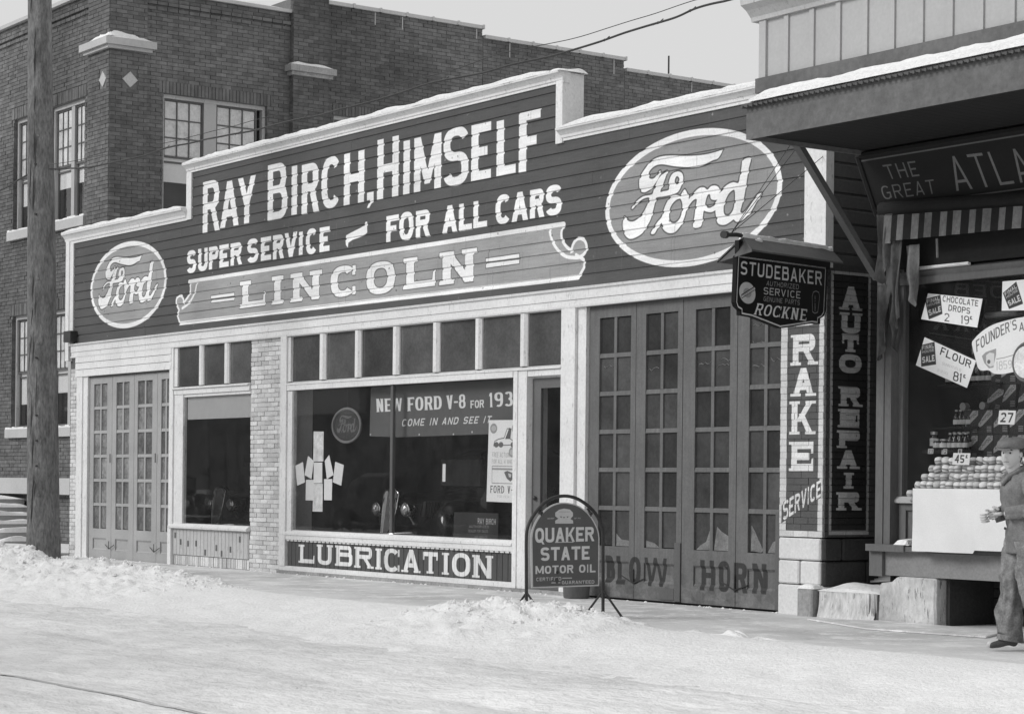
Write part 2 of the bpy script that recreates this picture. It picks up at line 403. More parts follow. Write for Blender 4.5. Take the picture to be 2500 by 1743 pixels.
letters(SC, [('S', 178, 275, 405, 650), ('U', 298, 400, 385, 628), ('P', 415, 515, 365, 605), ('E', 528, 628, 345, 585), ('R', 648, 770, 325, 563), ('S', 828, 945, 280, 538), ('E', 975, 1085, 262, 512),
  ('R', 1105, 1222, 240, 497), ('V', 1232, 1365, 215, 475), ('I', 1378, 1432, 207, 455), ('C', 1460, 1582, 170, 447), ('E', 1607, 1715, 155, 418)], zc_, LET, .105, .075)
letters(SC, [('F', 115, 243, 412, 680), ('O', 250, 398, 375, 668), ('R', 422, 570, 358, 637), ('A', 697, 852, 308, 590), ('L', 870, 1005, 285, 565), ('L', 1020, 1162, 258, 538), ('C', 1250, 1410, 195, 500),
  ('A', 1418, 1588, 170, 468), ('R', 1607, 1755, 140, 435), ('S', 1772, 1935, 97, 410)], zb_, LET, .105, .075)
SC.fill([FP(*zc_(*p)) for p in [(1888, 300), (1895, 245), (1950, 215), (2050, 165), (2085, 140), (2105, 98), (2120, 98), (2122, 215), (2100, 235), (1960, 295), (1918, 325), (1912, 375), (1892, 350)]], LET)
za = lambda *P: [FP(*zc_(*p)) for p in P]
zb2 = lambda *P: [FP(*zb_(*p)) for p in P]
def smooth_(P, n=5, closed=True):
    o = []; m = len(P)
    for i in range(m if closed else m-1):
        p0, p1, p2, p3 = (P[(i-1) % m] if closed or i else P[0]), P[i], P[(i+1) % m], (P[(i+2) % m] if closed or i+2 < m else P[-1])
        for j in range(n):
            t = j/n
            o.append(tuple(.5*((2*p1[k])+(-p0[k]+p2[k])*t+(2*p0[k]-5*p1[k]+4*p2[k]-p3[k])*t*t+(-p0[k]+3*p1[k]-3*p2[k]+p3[k])*t**3) for k in (0, 1)))
    if not closed: o.append(P[-1])
    return o
sideR = zb2((1960, 505), (1935, 580), (1940, 660), (1980, 730), (2040, 780))
sideR2 = zb2((2085, 820), (2165, 870), (2170, 950), (2112, 1050))
sideL2 = za((100, 1192), (72, 1100), (92, 1050))
sideL = za((150, 960), (205, 880), (215, 800), (200, 745))
loopR = smooth_(zb2((2030, 790), (2060, 700), (2110, 650), (2170, 670), (2195, 740), (2170, 810), (2110, 850)), 4, False)
loopL = smooth_(za((90, 1040), (65, 985), (70, 920), (110, 895), (140, 930), (140, 975)), 4, False)
SC.fill(sideR+loopR+sideR2+sideL2+loopL+sideL, MID)
bord = [za((200, 745))[0]]+[zb2((1960, 505))[0]]
SC.stroke(bord, .065, LET)
SC.stroke([zb2((2112, 1050))[0], za((100, 1192))[0]], .06, LET)
for P in (smooth_(sideR, 4, False), loopR, sideR2, sideL2, loopL, smooth_(sideL, 4, False), smooth_(zb2((1810, 560), (1840, 680), (1905, 780), (1990, 840), (2100, 850)), 5, False), smooth_(za((285, 750), (255, 880), (190, 980), (125, 1030)), 5, False)):
    SC.stroke(P, .042, LET)
letters(SC, [('L', 747, 1022, 727, 1013), ('I', 1082, 1225, 683, 985), ('N', 1292, 1632, 638, 945), ('C', 1727, 1995, 572, 905)], zc_, LET, .19, .085, .075, outline=.1)
letters(SC, [('O', -92, 205, 890, 1225), ('L', 290, 622, 838, 1160), ('N', 665, 1055, 775, 1113)], zb_, LET, .19, .085, .075, outline=.1)
for P in (za((437, 970), (688, 940), (688, 912), (437, 942)), za((437, 925), (688, 893), (688, 862), (437, 897)), zb2((1150, 955), (1495, 908), (1495, 868), (1150, 908)), zb2((1150, 893), (1495, 850), (1495, 810), (1150, 860))):
    SC.stroke(P, .025, .1, True); SC.fill(P, LET)
# ford ovals, traced as seen
zf = ZZ(1450, 280, 4.002)
SCRIPT = [
 [[(1275, 350), (1232, 430), (1180, 450), (1110, 485), (1040, 510), (960, 520), (880, 515), (800, 508), (740, 498), (690, 490), (640, 495), (600, 515), (565, 550), (550, 590), (560, 625), (590, 632), (620, 612), (648, 570), (668, 552), (655, 610), (620, 670), (575, 725), (520, 762), (480, 755), (462, 720), (460, 650), (480, 590), (520, 530), (570, 465), (630, 428), (700, 410), (800, 405), (920, 408), (1020, 405), (1120, 392), (1210, 370)]],
 [[(735, 560), (712, 630), (690, 690), (665, 757), (700, 752), (745, 742), (752, 715), (745, 690), (755, 640), (775, 595), (810, 565), (850, 562), (880, 580), (890, 620), (885, 660), (862, 720), (835, 762), (780, 785), (700, 802), (628, 814), (618, 850), (605, 900), (590, 960), (570, 1030), (530, 1100), (490, 1160), (440, 1195), (390, 1215), (350, 1210), (315, 1170), (300, 1110), (300, 1050), (315, 1000), (335, 1025), (365, 1047), (410, 1045), (460, 1010), (500, 960), (532, 900), (552, 850), (556, 814), (500, 826), (440, 870), (402, 920), (385, 922), (395, 900), (435, 850), (500, 802), (582, 785), (602, 740), (640, 645), (690, 582), (715, 562)],
  [(830, 605), (850, 622), (850, 652), (830, 680), (812, 684), (806, 655), (815, 620)]],
 [[(572, 1160), (600, 1110), (640, 1050), (682, 1000), (700, 930), (730, 860), (770, 802), (830, 790), (858, 800), (880, 765), (906, 735), (935, 790), (945, 830), (925, 900), (910, 980), (880, 1060), (840, 1120), (800, 1155), (750, 1160), (710, 1140), (685, 1105), (680, 1060), (640, 1110), (612, 1160), (590, 1172)],
  [(865, 830), (880, 870), (880, 930), (865, 1000), (830, 1050), (790, 1065), (760, 1045), (752, 1000), (757, 930), (780, 880), (815, 842), (848, 826)]],
 [[(935, 850), (1000, 762), (1050, 720), (1095, 716), (1125, 738), (1160, 705), (1205, 698), (1240, 722), (1245, 780), (1228, 828), (1195, 838), (1160, 826), (1152, 785), (1128, 790), (1108, 850), (1105, 890), (1130, 915), (1165, 910), (1200, 870), (1240, 810), (1235, 880), (1205, 935), (1160, 957), (1112, 950), (1090, 945), (1080, 1010), (1062, 1095), (985, 1102), (1000, 1000), (1012, 900), (1022, 832), (990, 838), (950, 885), (920, 930)]],
 [[(1475, 440), (1550, 430), (1532, 520), (1515, 620), (1500, 720), (1480, 830), (1455, 920), (1450, 955), (1475, 965), (1510, 930), (1560, 860), (1600, 800), (1625, 780), (1662, 770), (1640, 805), (1600, 870), (1560, 940), (1510, 1000), (1460, 1040), (1410, 1050), (1385, 1028), (1360, 1045), (1310, 1075), (1260, 1080), (1225, 1060), (1210, 1000), (1205, 920), (1220, 840), (1260, 750), (1320, 690), (1380, 665), (1428, 672), (1445, 600), (1460, 520)],
  [(1390, 740), (1396, 800), (1390, 880), (1375, 940), (1340, 985), (1305, 990), (1286, 960), (1286, 900), (1302, 840), (1332, 780), (1365, 748)]]]
xl, xr = FP(*zf(128, 960))[0], FP(*zf(1857, 690))[0]; zt, zbm = FP(*zf(1150, 120))[1], FP(*zf(820, 1500))[1]
BIG = ((xl+xr)/2, (zt+zbm)/2, (xr-xl)/2, (zt-zbm)/2)
def norm(p): x, z = FP(*zf(*p)); return (x-BIG[0])/BIG[2], (z-BIG[1])/BIG[3]
SCN = [[smooth_([norm(p) for p in r], 3) for r in g] for g in SCRIPT]
def oval(cv, o, ring, bgv, fg, lw, edge=.08):
    cx, cz, rx, rz = o
    if ring: cv.ell(cx, cz, rx, rz, ring)
    cv.ell(cx, cz, rx-lw, rz-lw, bgv)
    for g in SCN:
        R = [[(cx+x*rx, cz+z*rz) for x, z in r] for r in g]
        if edge is not None:
            for r in R: cv.stroke(r[::2], lw*.5, edge, True)
    for g in SCN: cv.fill([[(cx+x*rx, cz+z*rz) for x, z in r] for r in g], fg)
oval(SC, BIG, LET, .26, LET, .075)
xl, xr = FP(224.4, 711)[0], FP(410.3, 674)[0]; zt, zbm = FP(325, 589)[1], FP(310, 801.6)[1]
oval(SC, ((xl+xr)/2, (zt+zbm)/2, (xr-xl)/2, (zt-zbm)/2), LET, MID, LET, .075)
# weathering of the paint: small chips with shapes of their own
for i in range(260):
    x, z = random.uniform(0, 18.8), random.uniform(3.6, 6.3); r = random.uniform(.006, .02)
    SC.fill([(x+r*cos(a)*random.uniform(.6, 1.4), z+r*sin(a)*random.uniform(.6, 1.4)) for a in (0, 1.2, 2.4, 3.7, 5)], random.choice((.05, .14, .3)), .7)
rng = np.random.default_rng(5)
for i in range(240):
    x, z = random.uniform(.2, 18.4), random.uniform(3.9, 6.2); w_, L_ = random.uniform(.006, .02), random.uniform(.08, .55); SC.fill([(x, z), (x+w_, z), (x+w_*.7, z-L_), (x+w_*.3, z-L_)], random.choice((.13, .04, .2, .05)), random.uniform(.12, .35))
def brushed(cv, amp, gx, gy):
    h_, w_ = cv.H//gy+2, cv.W//gx+2; a = rng.normal(0, 1, (h_, w_)).astype(np.float32)
    yy = np.arange(cv.H)/gy; xx = np.arange(cv.W)/gx; y0, x0 = yy.astype(int), xx.astype(int); fy, fx = (yy-y0)[:, None], (xx-x0)[None, :]
    b_ = (a[y0][:, x0]*(1-fx)+a[y0][:, x0+1]*fx)*(1-fy)+(a[y0+1][:, x0]*(1-fx)+a[y0+1][:, x0+1]*fx)*fy; cv.a *= 1+amp*b_
brushed(SC, .045, 34, 3); brushed(SC, .05, 110, 40)
IM_SIGN = SC.image('painted_sign')

# ---- lubrication panel
LC = Cv(7.6, 13.2, .05, .5, 260, .075); zl = ZZ(690, 1310, 4.1)
letters(LC, [('L', 165, 323, 80, 262), ('U', 345, 508, 80, 280), ('B', 530, 705, 90, 292), ('R', 722, 905, 103, 312), ('I', 932, 1000, 117, 325), ('C', 1020, 1175, 118, 350), ('A', 1195, 1387, 128, 356),
  ('T', 1395, 1573, 152, 367), ('I', 1600, 1672, 160, 378), ('O', 1702, 1885, 162, 397), ('N', 1903, 2112, 185, 412)], zl, .68, .095, .055, .035)
IM_LUB = LC.image('lubrication')
# ---- blow horn on the folding doors
DC = Cv(14.55, 18.05, 0, 3.5, 200, .125); zh = ZZ(1430, 1340, 4.885)
for i in range(260):
    x, z = random.uniform(14.6, 18), abs(random.gauss(0, .16)); r = random.uniform(.02, .09); DC.fill([(x+r*1.6*cos(a)*random.uniform(.6, 1.3), z+r*sin(a)*random.uniform(.5, 1.3)) for a in (0, .9, 1.8, 2.7, 3.6, 4.5, 5.4)], random.choice((.07, .16, .2, .09)), .3)
for i in range(120):
    x, z = random.uniform(14.6, 18), random.uniform(.3, 3.3); L_ = random.uniform(.05, .4); DC.fill([(x, z), (x+.008, z), (x+.006, z-L_), (x+.002, z-L_)], random.choice((.07, .2)), .35)
letters(DC, [('B', 205, 305, 75, 400), ('L', 335, 440, 82, 420), ('O', 487, 628, 92, 418), ('W', 668, 938, 104, 446), ('H', 1335, 1500, 132, 495), ('O', 1540, 1695, 142, 512), ('R', 1737, 1900, 165, 525), ('N', 1955, 2125, 175, 535)], zh, .034, .075, .06)
brushed(DC, .06, 5, 60)
IM_DOOR = DC.image('blow_horn')
# ---- brake pillar
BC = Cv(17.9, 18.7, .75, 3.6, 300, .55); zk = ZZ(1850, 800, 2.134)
BC.fill([(18.065, .865), (18.535, .865), (18.535, 3.52), (18.065, 3.52)], .085)
letters(BC, [('R', 188, 320, 35, 195), ('A', 188, 322, 211, 357), ('K', 181, 319, 383, 555), ('E', 180, 306, 594, 746)], zk, .68, .085, .075, .035)
bz = FP(*zk(250, 10))[1]; put(BC, 'B', FP(*zk(188, 60))[0], bz+.04, .44, .5, .085, .075, .68, .035)
q = [(143, 1010), (343, 880), (347, 785), (140, 920)]
fk = lambda x, y: FP(*zk(x, y))
for i in range(2):
    BC.fill([fk(150, 905), fk(338, 780), fk(345, 870), fk(145, 1005)] if i == 0 else [fk(142, 925), fk(345, 790), fk(348, 882), fk(140, 1018)], .085)
textq(BC, 'SERVICE', [(148, 1006), (345, 878), (347, 790), (150, 905)], fk, .66, t=.24, b=.17, gap=.18)
BC.fill([fk(120, 1058), fk(350, 1070), fk(350, 1088), fk(120, 1085)], .55)
IM_BRAKE = BC.image('brake_service')
# ---- auto repair side
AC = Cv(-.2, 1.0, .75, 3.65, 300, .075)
fa = lambda x, y: SP(*zk(x, y), 18.6); zA = ZZ(1750, 550, 4.002); fA = lambda x, y: SP(*zA(x, y), 18.6)
AC.fill([(.03, .83), (.6, .83), (.6, 3.53), (.03, 3.53)], .4); AC.fill([(.065, .875), (.565, .875), (.565, 3.5), (.065, 3.5)], .028)
for ch, x0, x1, yt, yb in [('A', 1183, 1410, 612, 822), ('U', 1183, 1410, 867, 1050), ('T', 1190, 1395, 1070, 1232), ('O', 1180, 1400, 1265, 1440)]:
    a, b_ = fA(x0, yb), fA(x1, yt); put(AC, ch, a[0], a[1], b_[0]-a[0], b_[1]-a[1], .085, .06, .52, .03)
for ch, x0, x1, yt, yb in [('R', 413, 530, 310, 408), ('E', 410, 522, 427, 518), ('P', 405, 525, 537, 625), ('A', 405, 525, 640, 733), ('I', 445, 487, 755, 837), ('R', 400, 525, 857, 950)]:
    a, b_ = fa(x0, yb), fa(x1, yt); put(AC, ch, a[0], a[1], b_[0]-a[0], b_[1]-a[1], .085, .06, .55, .03)
IM_AUTO = AC.image('auto_repair')

# ---- hanging sign plane
HR = Vector(hit(2018, 650, (0, -.22, 0), (0, 1, 0))); HD = Vector((-.41, .912, 0)).normalized(); HN = Vector((HD.y, -HD.x, 0))
def HP(px, py):
    v = hit(px, py, HR, HN); return (v-HR).dot(HD), v.z
zs = ZZ(1700, 560, 5.3375); fs = lambda x, y: HP(*zs(x, y))
OUTL = [fs(*p) for p in [(505, 345), (1690, 500), (1668, 1050), (1640, 1130), (1590, 1165), (1590, 1235), (1480, 1228), (1070, 1292), (1000, 1265), (700, 1143), (548, 1118), (548, 1052), (500, 1005), (481, 950)]]
hu0, hu1 = min(p[0] for p in OUTL)-.01, max(p[0] for p in OUTL)+.01; hv0, hv1 = min(p[1] for p in OUTL)-.01, max(p[1] for p in OUTL)+.01
HC = Cv(hu0, hu1, hv0, hv1, 620, .010)
HC.stroke([fs(*p) for p in [(527, 358), (1660, 508), (1635, 1080), (1605, 1130), (1555, 1155), (1555, 1210), (1480, 1202), (1070, 1264), (700, 1120), (570, 1095), (570, 1040), (520, 1010), (500, 950)]], .014, .62, True)
textq(HC, 'STUDEBAKER', [(548, 588), (1612, 732), (1612, 555), (560, 412)], fs, .62, t=.2, b=.15, gap=.3)
textq(HC, 'AUTHORIZED', [(885, 732), (1308, 785), (1312, 722), (895, 672)], fs, .3, t=.14, b=.13, gap=.3)
textq(HC, 'SERVICE', [(850, 845), (1330, 905), (1332, 812), (855, 755)], fs, .5, t=.16, b=.13, gap=.3)
textq(HC, 'GENUINE PARTS', [(850, 935), (1322, 990), (1325, 928), (855, 875)], fs, .3, t=.14, b=.13, gap=.3)
textq(HC, 'ROCKNE', [(720, 1110), (1405, 1195), (1420, 1045), (770, 965)], fs, .66, t=.22, b=.11, sf=.08, gap=.25)
a = fs(640, 830); b_ = fs(745, 830); c_ = fs(640, 690)
HC.ell(a[0], a[1], abs(b_[0]-a[0]), abs(c_[1]-a[1]), .52); HC.ell(a[0], a[1], abs(b_[0]-a[0])*.5, abs(c_[1]-a[1])*.45, .3)
HC.fill([fs(*p) for p in [(560, 850), (735, 740), (745, 790), (565, 905)]], .014); HC.fill([fs(*p) for p in [(565, 865), (735, 755), (742, 785), (568, 893)]], .5)
textq(HC, 'SERVICE', [(590, 880), (725, 798), (722, 775), (588, 855)], fs, .05, t=.16, b=.14, gap=.3)
pl_ = [fs(*p) for p in [(1500, 820), (1535, 805), (1572, 825), (1582, 880), (1558, 1080), (1520, 1095), (1490, 1075), (1485, 880)]]; HC.stroke(pl_, .008, .3, True)
for i, ch in enumerate('ROCKNE'):
    p = fs(1518, 905+i*32); put(HC, ch, p[0], p[1], .022, .028, .005, .005, .26)
IM_HANG = HC.image('hanging_sign')

# ---- curb sign, square to the street
QX = GP(1472, 1507, 0.)[0]
zq = ZZ(1200, 1180, 4.2125); fq = lambda x, y: SP(*zq(x, y), QX)
PLATE = smooth_([fq(*p) for p in [(1105, 560), (1092, 480), (1040, 370), (960, 275), (860, 215), (745, 195), (640, 212), (540, 275), (460, 375), (415, 480), (402, 560)]], 3, False)
PLATE = PLATE+[fq(410, 1076), fq(1102, 1052)]
qu0, qu1, qv0, qv1 = min(p[0] for p in PLATE), max(p[0] for p in PLATE), min(p[1] for p in PLATE), max(p[1] for p in PLATE)
QC = Cv(qu0, qu1, qv0, qv1, 520, .1)
QC.stroke([(x*.985+.015*(qu0+qu1)/2, z*.99+.01*(qv0+qv1)/2) for x, z in PLATE], .018, .5, True)
textq(QC, 'QUAKER', [(443, 610), (1050, 592), (1050, 446), (443, 458)], fq, .62, t=.27, b=.2, gap=.14)
textq(QC, 'STATE', [(500, 795), (1003, 780), (1003, 642), (500, 657)], fq, .62, t=.29, b=.2, gap=.16)
textq(QC, 'MOTOR OIL', [(447, 930), (1064, 911), (1064, 828), (447, 848)], fq, .58, t=.27, b=.2, gap=.16)
textq(QC, 'CERTIFIED', [(455, 1003), (712, 995), (712, 958), (455, 967)], fq, .45, t=.22, b=.2, gap=.25)
textq(QC, 'GUARANTEED', [(718, 1034), (1052, 1026), (1052, 992), (718, 1000)], fq, .45, t=.24, b=.2, gap=.2)
QC.stroke([fq(725, 972), fq(820, 970)], .008, .5); QC.stroke([fq(612, 1020), fq(700, 1018)], .008, .5)
QC.stroke([fq(650, 605), fq(835, 602)], .008, .5)
QC.fill([fq(*p) for p in [(650, 300), (690, 270), (740, 258), (800, 268), (832, 300), (832, 335), (805, 365), (832, 380), (835, 412), (650, 412), (650, 382), (682, 362), (650, 335)]], .52)
for P in ([(695, 338), (720, 338), (712, 355)], [(765, 338), (790, 338), (775, 355)], [(725, 345), (755, 345), (740, 358)], [(690, 290), (800, 290), (800, 293), (690, 293)]): QC.fill([fq(*p) for p in P], .12)
textq(QC, 'MEMBER', [(568, 368), (640, 365), (640, 352), (568, 354)], fq, .4, t=.2, b=.2); textq(QC, 'OF PA', [(845, 366), (910, 364), (910, 350), (845, 352)], fq, .4, t=.2, b=.2)
p = fq(672, 912); QC.ell(p[0], p[1], .018, .018, .03); p = fq(668, 995); QC.ell(p[0], p[1], .022, .03, .06)
IM_QUAK = QC.image('curb_sign')

# ---- things lettered in the show window
WY = .16
zw = ZZ(700, 900, 3.9586); fw_ = lambda x, y: FP(*zw(x, y), WY)
BAN = [fw_(*p) for p in [(800, 652), (1070, 662), (1950, 632), (2300, 600), (2300, 90), (815, 178)]]
bu0, bu1, bv0, bv1 = min(p[0] for p in BAN), max(p[0] for p in BAN), min(p[1] for p in BAN), max(p[1] for p in BAN)
NC = Cv(bu0, bu1, bv0, bv1, 260, .12)
for tx, Q in (('NEW', [(868, 418), (1115, 408), (1115, 284), (862, 292)]), ('FORD', [(1165, 410), (1498, 390), (1495, 262), (1165, 278)]), ('V-8', [(1545, 392), (1728, 380), (1725, 245), (1540, 260)]), ('193', [(1955, 372), (2185, 360), (2182, 218), (1952, 235)]), ('4', [(2205, 362), (2285, 355), (2285, 215), (2200, 225)])):
    textq(NC, tx, Q, fw_, .85, t=.32, b=.12, sf=.05, gap=.14)
textq(NC, 'FOR', [(1775, 382), (1905, 375), (1905, 300), (1775, 308)], fw_, .8, t=.26, b=.16, gap=.14)
textq(NC, 'COME IN AND SEE IT', [(1110, 558), (1965, 522), (1985, 455), (1122, 487)], fw_, .8, t=.2, b=.16, gap=.35)
for x, y in ((810, 635), (1280, 636), (1610, 633), (1790, 612)): p = fw_(x, y); NC.ell(p[0], p[1], .015, .012, .6)
IM_BAN = NC.image('new_ford_banner')
PY = .04; fp_ = lambda x, y: FP(*zw(x, y), PY)
POS = [fp_(*p) for p in [(1930, 1282), (2215, 1295), (2232, 495), (1955, 497)]]
pu0, pu1, pv0, pv1 = min(p[0] for p in POS), max(p[0] for p in POS), min(p[1] for p in POS), max(p[1] for p in POS)
PC = Cv(pu0, pu1, pv0, pv1, 320, .85)
textq(PC, 'FORD V-8', [(1965, 1198), (2222, 1208), (2222, 1135), (1968, 1128)], fp_, .06, t=.24, b=.12, sf=.08, gap=.25)
textq(PC, 'FREE ACTION', [(1985, 852), (2150, 858), (2155, 812), (1988, 806)], fp_, .3, t=.2, b=.1, gap=.3)
textq(PC, 'FOR ALL 4 WHEELS', [(1982, 915), (2225, 922), (2225, 880), (1984, 875)], fp_, .3, t=.2, b=.1, gap=.3)
textq(PC, 'FOR 1934', [(2035, 1245), (2150, 1250), (2150, 1225), (2037, 1220)], fp_, .45, t=.16, b=.1, gap=.3)
PC.stroke([fp_(*p) for p in [(1985, 940), (2222, 945), (2220, 1112), (1983, 1104)]], .008, .2, True); PC.fill([fp_(*p) for p in [(1985, 958), (2222, 963), (2222, 982), (1985, 977)]], .35)
PC.fill([fp_(*p) for p in [(2100, 1000), (2130, 985), (2190, 1010), (2195, 1060), (2160, 1090), (2125, 1060)]], .15); PC.fill([fp_(*p) for p in [(2140, 1010), (2170, 1020), (2165, 1050), (2145, 1045)]], .6)
for cx, cy, r in ((2000, 578, 45), (2205, 578, 40), (2175, 808, 40)):
    a = fp_(cx, cy); b_ = fp_(cx+r*.75, cy); PC.ell(a[0], a[1], b_[0]-a[0], .062, .33); PC.ell(a[0], a[1], (b_[0]-a[0])*.7, .035, .5)
PC.stroke([fp_(*p) for p in [(2000, 740), (2010, 700), (2050, 680), (2100, 670), (2130, 580), (2160, 580), (2150, 670), (2190, 700), (2210, 735), (2000, 745)]], .012, .15); PC.fill([fp_(*p) for p in [(2125, 640), (2150, 570), (2172, 580), (2160, 680), (2110, 680)]], .12)
for cx in (2025, 2070, 2185): a = fp_(cx, 735); PC.ell(a[0], a[1], .05, .035, .15)
IM_POS = PC.image('window_poster')
fr_ = lambda x, y: FP(880+x/5.4667, 1080+y/5.4667, .3)
CARD = [fr_(1240, 1290), fr_(1830, 1310), fr_(1840, 945), fr_(1250, 925)]
cu0, cu1, cv0, cv1 = min(p[0] for p in CARD), max(p[0] for p in CARD), min(p[1] for p in CARD), max(p[1] for p in CARD)
CC = Cv(cu0, cu1, cv0, cv1, 300, .035)
textq(CC, 'RAY BIRCH', [(1565, 1085), (1802, 1095), (1805, 1020), (1565, 1008)], fr_, .5, t=.2, b=.14, gap=.2)
for i, (tx, x0, x1, y) in enumerate((('AUTHORIZED', 1450, 1710, 1135), ('DEALER FOR SALES', 1440, 1700, 1195), ('AND SERVICE', 1520, 1690, 1275))): textq(CC, tx, [(x0, y), (x1, y+5), (x1, y-28), (x0, y-33)], fr_, .3, t=.16, b=.14, gap=.3)
IM_CARD = CC.image('dealer_card')
# ---- grocer's papers
zd = ZZ(2230, 680, 5.337); GY = -.02
fd = lambda x, y: FP(*zd(x, y), GY)
def sheet(poly, bgv=.8, ppu=420, pad=.0):
    P = [fd(*p) for p in poly]; u0, u1, v0, v1 = min(p[0] for p in P), max(p[0] for p in P), min(p[1] for p in P), max(p[1] for p in P)
    return P, Cv(u0, u1, v0, v1, ppu, bgv)
def saleblock(cv, Q, fn=fd):
    cv.fill([fn(*p) for p in Q], .05); m = quadmap(Q, lambda x, y: (x, y))
    def sub(v0, v1): return [m(.08, v0), m(.92, v0), m(.92, v1), m(.08, v1)]
    textq(cv, 'FINAL', sub(.76, .94), fn, .5, t=.22, b=.2, gap=.2); textq(cv, 'HOUSE', sub(.6, .72), fn, .4, t=.2, b=.18, gap=.2); textq(cv, 'SALE', sub(.16, .44), fn, .6, t=.24, b=.2, gap=.16)
P1, K1 = sheet([(100, 530), (830, 640), (900, 265), (190, 195)])
textq(K1, 'CHOCOLATE', [(378, 300), (838, 365), (845, 285), (385, 222)], fd, .04, t=.2, b=.16, gap=.2)
textq(K1, 'DROPS', [(452, 420), (735, 465), (740, 385), (460, 340)], fd, .04, t=.22, b=.16, gap=.2)
textq(K1, '2', [(402, 555), (465, 563), (468, 458), (405, 450)], fd, .04, t=.2, b=.12); textq(K1, '19c', [(615, 590), (765, 600), (768, 495), (618, 478)], fd, .06, t=.2, b=.12, gap=.15)
saleblock(K1, [(200, 535), (378, 462), (352, 212), (150, 270)]); IM_P1 = K1.image('paper_chocolate')
P2, K2 = sheet([(35, 1130), (700, 1425), (820, 1070), (150, 765)])
textq(K2, 'FLOUR', [(345, 990), (745, 1170), (765, 1075), (375, 890)], fd, .04, t=.22, b=.16, gap=.22); textq(K2, '81c', [(515, 1330), (680, 1365), (690, 1260), (530, 1200)], fd, .06, t=.22, b=.12, gap=.15)
textq(K2, 'SUNNYFIELD', [(375, 1120), (620, 1215), (628, 1180), (382, 1085)], fd, .4, t=.15, b=.1, gap=.3); textq(K2, '24 LB SACK', [(312, 1205), (450, 1260), (458, 1225), (320, 1170)], fd, .4, t=.15, b=.1, gap=.3)
saleblock(K2, [(105, 1150), (300, 1120), (280, 825), (100, 870)]); IM_P2 = K2.image('paper_flour')
P3, K3 = sheet([(1150, 420), (1600, 412), (1600, 0), (1160, 40)])
saleblock(K3, [(1245, 400), (1430, 330), (1340, 40), (1165, 190)]); textq(K3, 'COFFEE', [(1460, 300), (1590, 300), (1590, 150), (1460, 150)], fd, .05, t=.2, b=.12); IM_P3 = K3.image('paper_sale')
FOUND = smooth_([(770, 860), (800, 790), (900, 690), (1050, 600), (1250, 540), (1430, 505), (1650, 500), (1650, 1190), (1430, 1190), (1320, 1215), (1200, 1240), (1100, 1245), (1040, 1230), (985, 1195), (900, 1200), (850, 1165), (820, 1060)], 3)
P4, K4 = sheet(FOUND, .74)
arc = lambda u, v: fd(830+u*620+v*(-10), 960-u*330-40*sin(u*pi)-v*150*(1-.15*u))
line(K4, "FOUNDER'S", 0, 6, 0, 1, .12, t=.24, b=.13, gap=.18, tr=lambda x, y: arc(x/6*.85, y)); textq(K4, 'A', [(1385, 690), (1450, 680), (1450, 560), (1385, 580)], fd, .1, t=.2, b=.14)
K4.stroke([fd(1090, 1050), fd(1200, 1030), fd(1330, 990)], .006, .15); K4.fill([fd(*p) for p in [(900, 1010), (950, 960), (1085, 912), (1085, 990), (1050, 1160), (990, 1170), (930, 1100)]], .3); K4.fill([fd(*p) for p in [(955, 1000), (1000, 965), (1060, 975), (1060, 1130), (1010, 1150), (955, 1110)]], .62); a = fd(990, 1085); K4.ell(a[0], a[1], .02, .02, .12)
textq(K4, '1859', [(1085, 1200), (1290, 1165), (1290, 1060), (1085, 1080)], fd, .45, t=.2, b=.1); IM_P4 = K4.image('founders_banner')
CX = Cv(0, 1, 0, 1.26, 150, .04)      # soap box face
CX.fill([(.02, .55), (.62, 1.22), (.98, 1.22), (.98, .98), (.3, .45), (.02, .32)], .42)
line(CX, 'CHIPSO', 0, .86, 0, .2, .04, t=.16, b=.16, gap=.15, tr=lambda x, y: (.12+x*.9, .5+x*.62+y))
for i in range(4): CX.fill([(.6, .12+i*.08), (.92, .12+i*.08), (.92, .16+i*.08), (.6, .16+i*.08)], .3)
IM_CHIP = CX.image('soap_box_face')
def tagimg(txt, v=.6):
    c = Cv(0, 1.2, 0, 1, 90, v); line(c, txt, .15, 1.05, .15, .7, .04, t=.3, b=.18, gap=.25); return c.image('price_'+txt)
NB0 = Vector((0, -.14, 4.0)); NBV = Vector((0, -.28, .56)); NBN = Vector((0, -.56, -.28)).normalized()   # grocer's name board, leaning out
def NP(px, py):
    v = hit(px, py, NB0, NBN); return v.x, math.hypot(v.y-NB0.y, v.z-NB0.z)*(1 if v.z > NB0.z else -1)
zn = ZZ(2050, 350, 4.327); fn_ = lambda x, y: NP(*zn(x, y))
nbx = fn_(385, 735)[0]; NBL = NBV.length
GC = Cv(nbx, nbx+3., 0, NBL, 300, .012)
textq(GC, 'THE', [(515, 385), (845, 348), (795, 190), (450, 235)], fn_, .13, t=.15, b=.11, gap=.4); textq(GC, 'GREAT', [(470, 598), (1020, 530), (990, 383), (425, 458)], fn_, .13, t=.14, b=.1, gap=.35)
textq(GC, 'ATLANTIC', [(1235, 505), (2900, 290), (2700, -40), (1120, 150)], fn_, .17, t=.14, b=.08, gap=.35)
GC.stroke([(nbx, .07), (nbx+3, .07)], .015, .12); GC.stroke([(nbx, NBL-.06), (nbx+3, NBL-.06)], .015, .12)
IM_GREAT = GC.image('grocer_board')

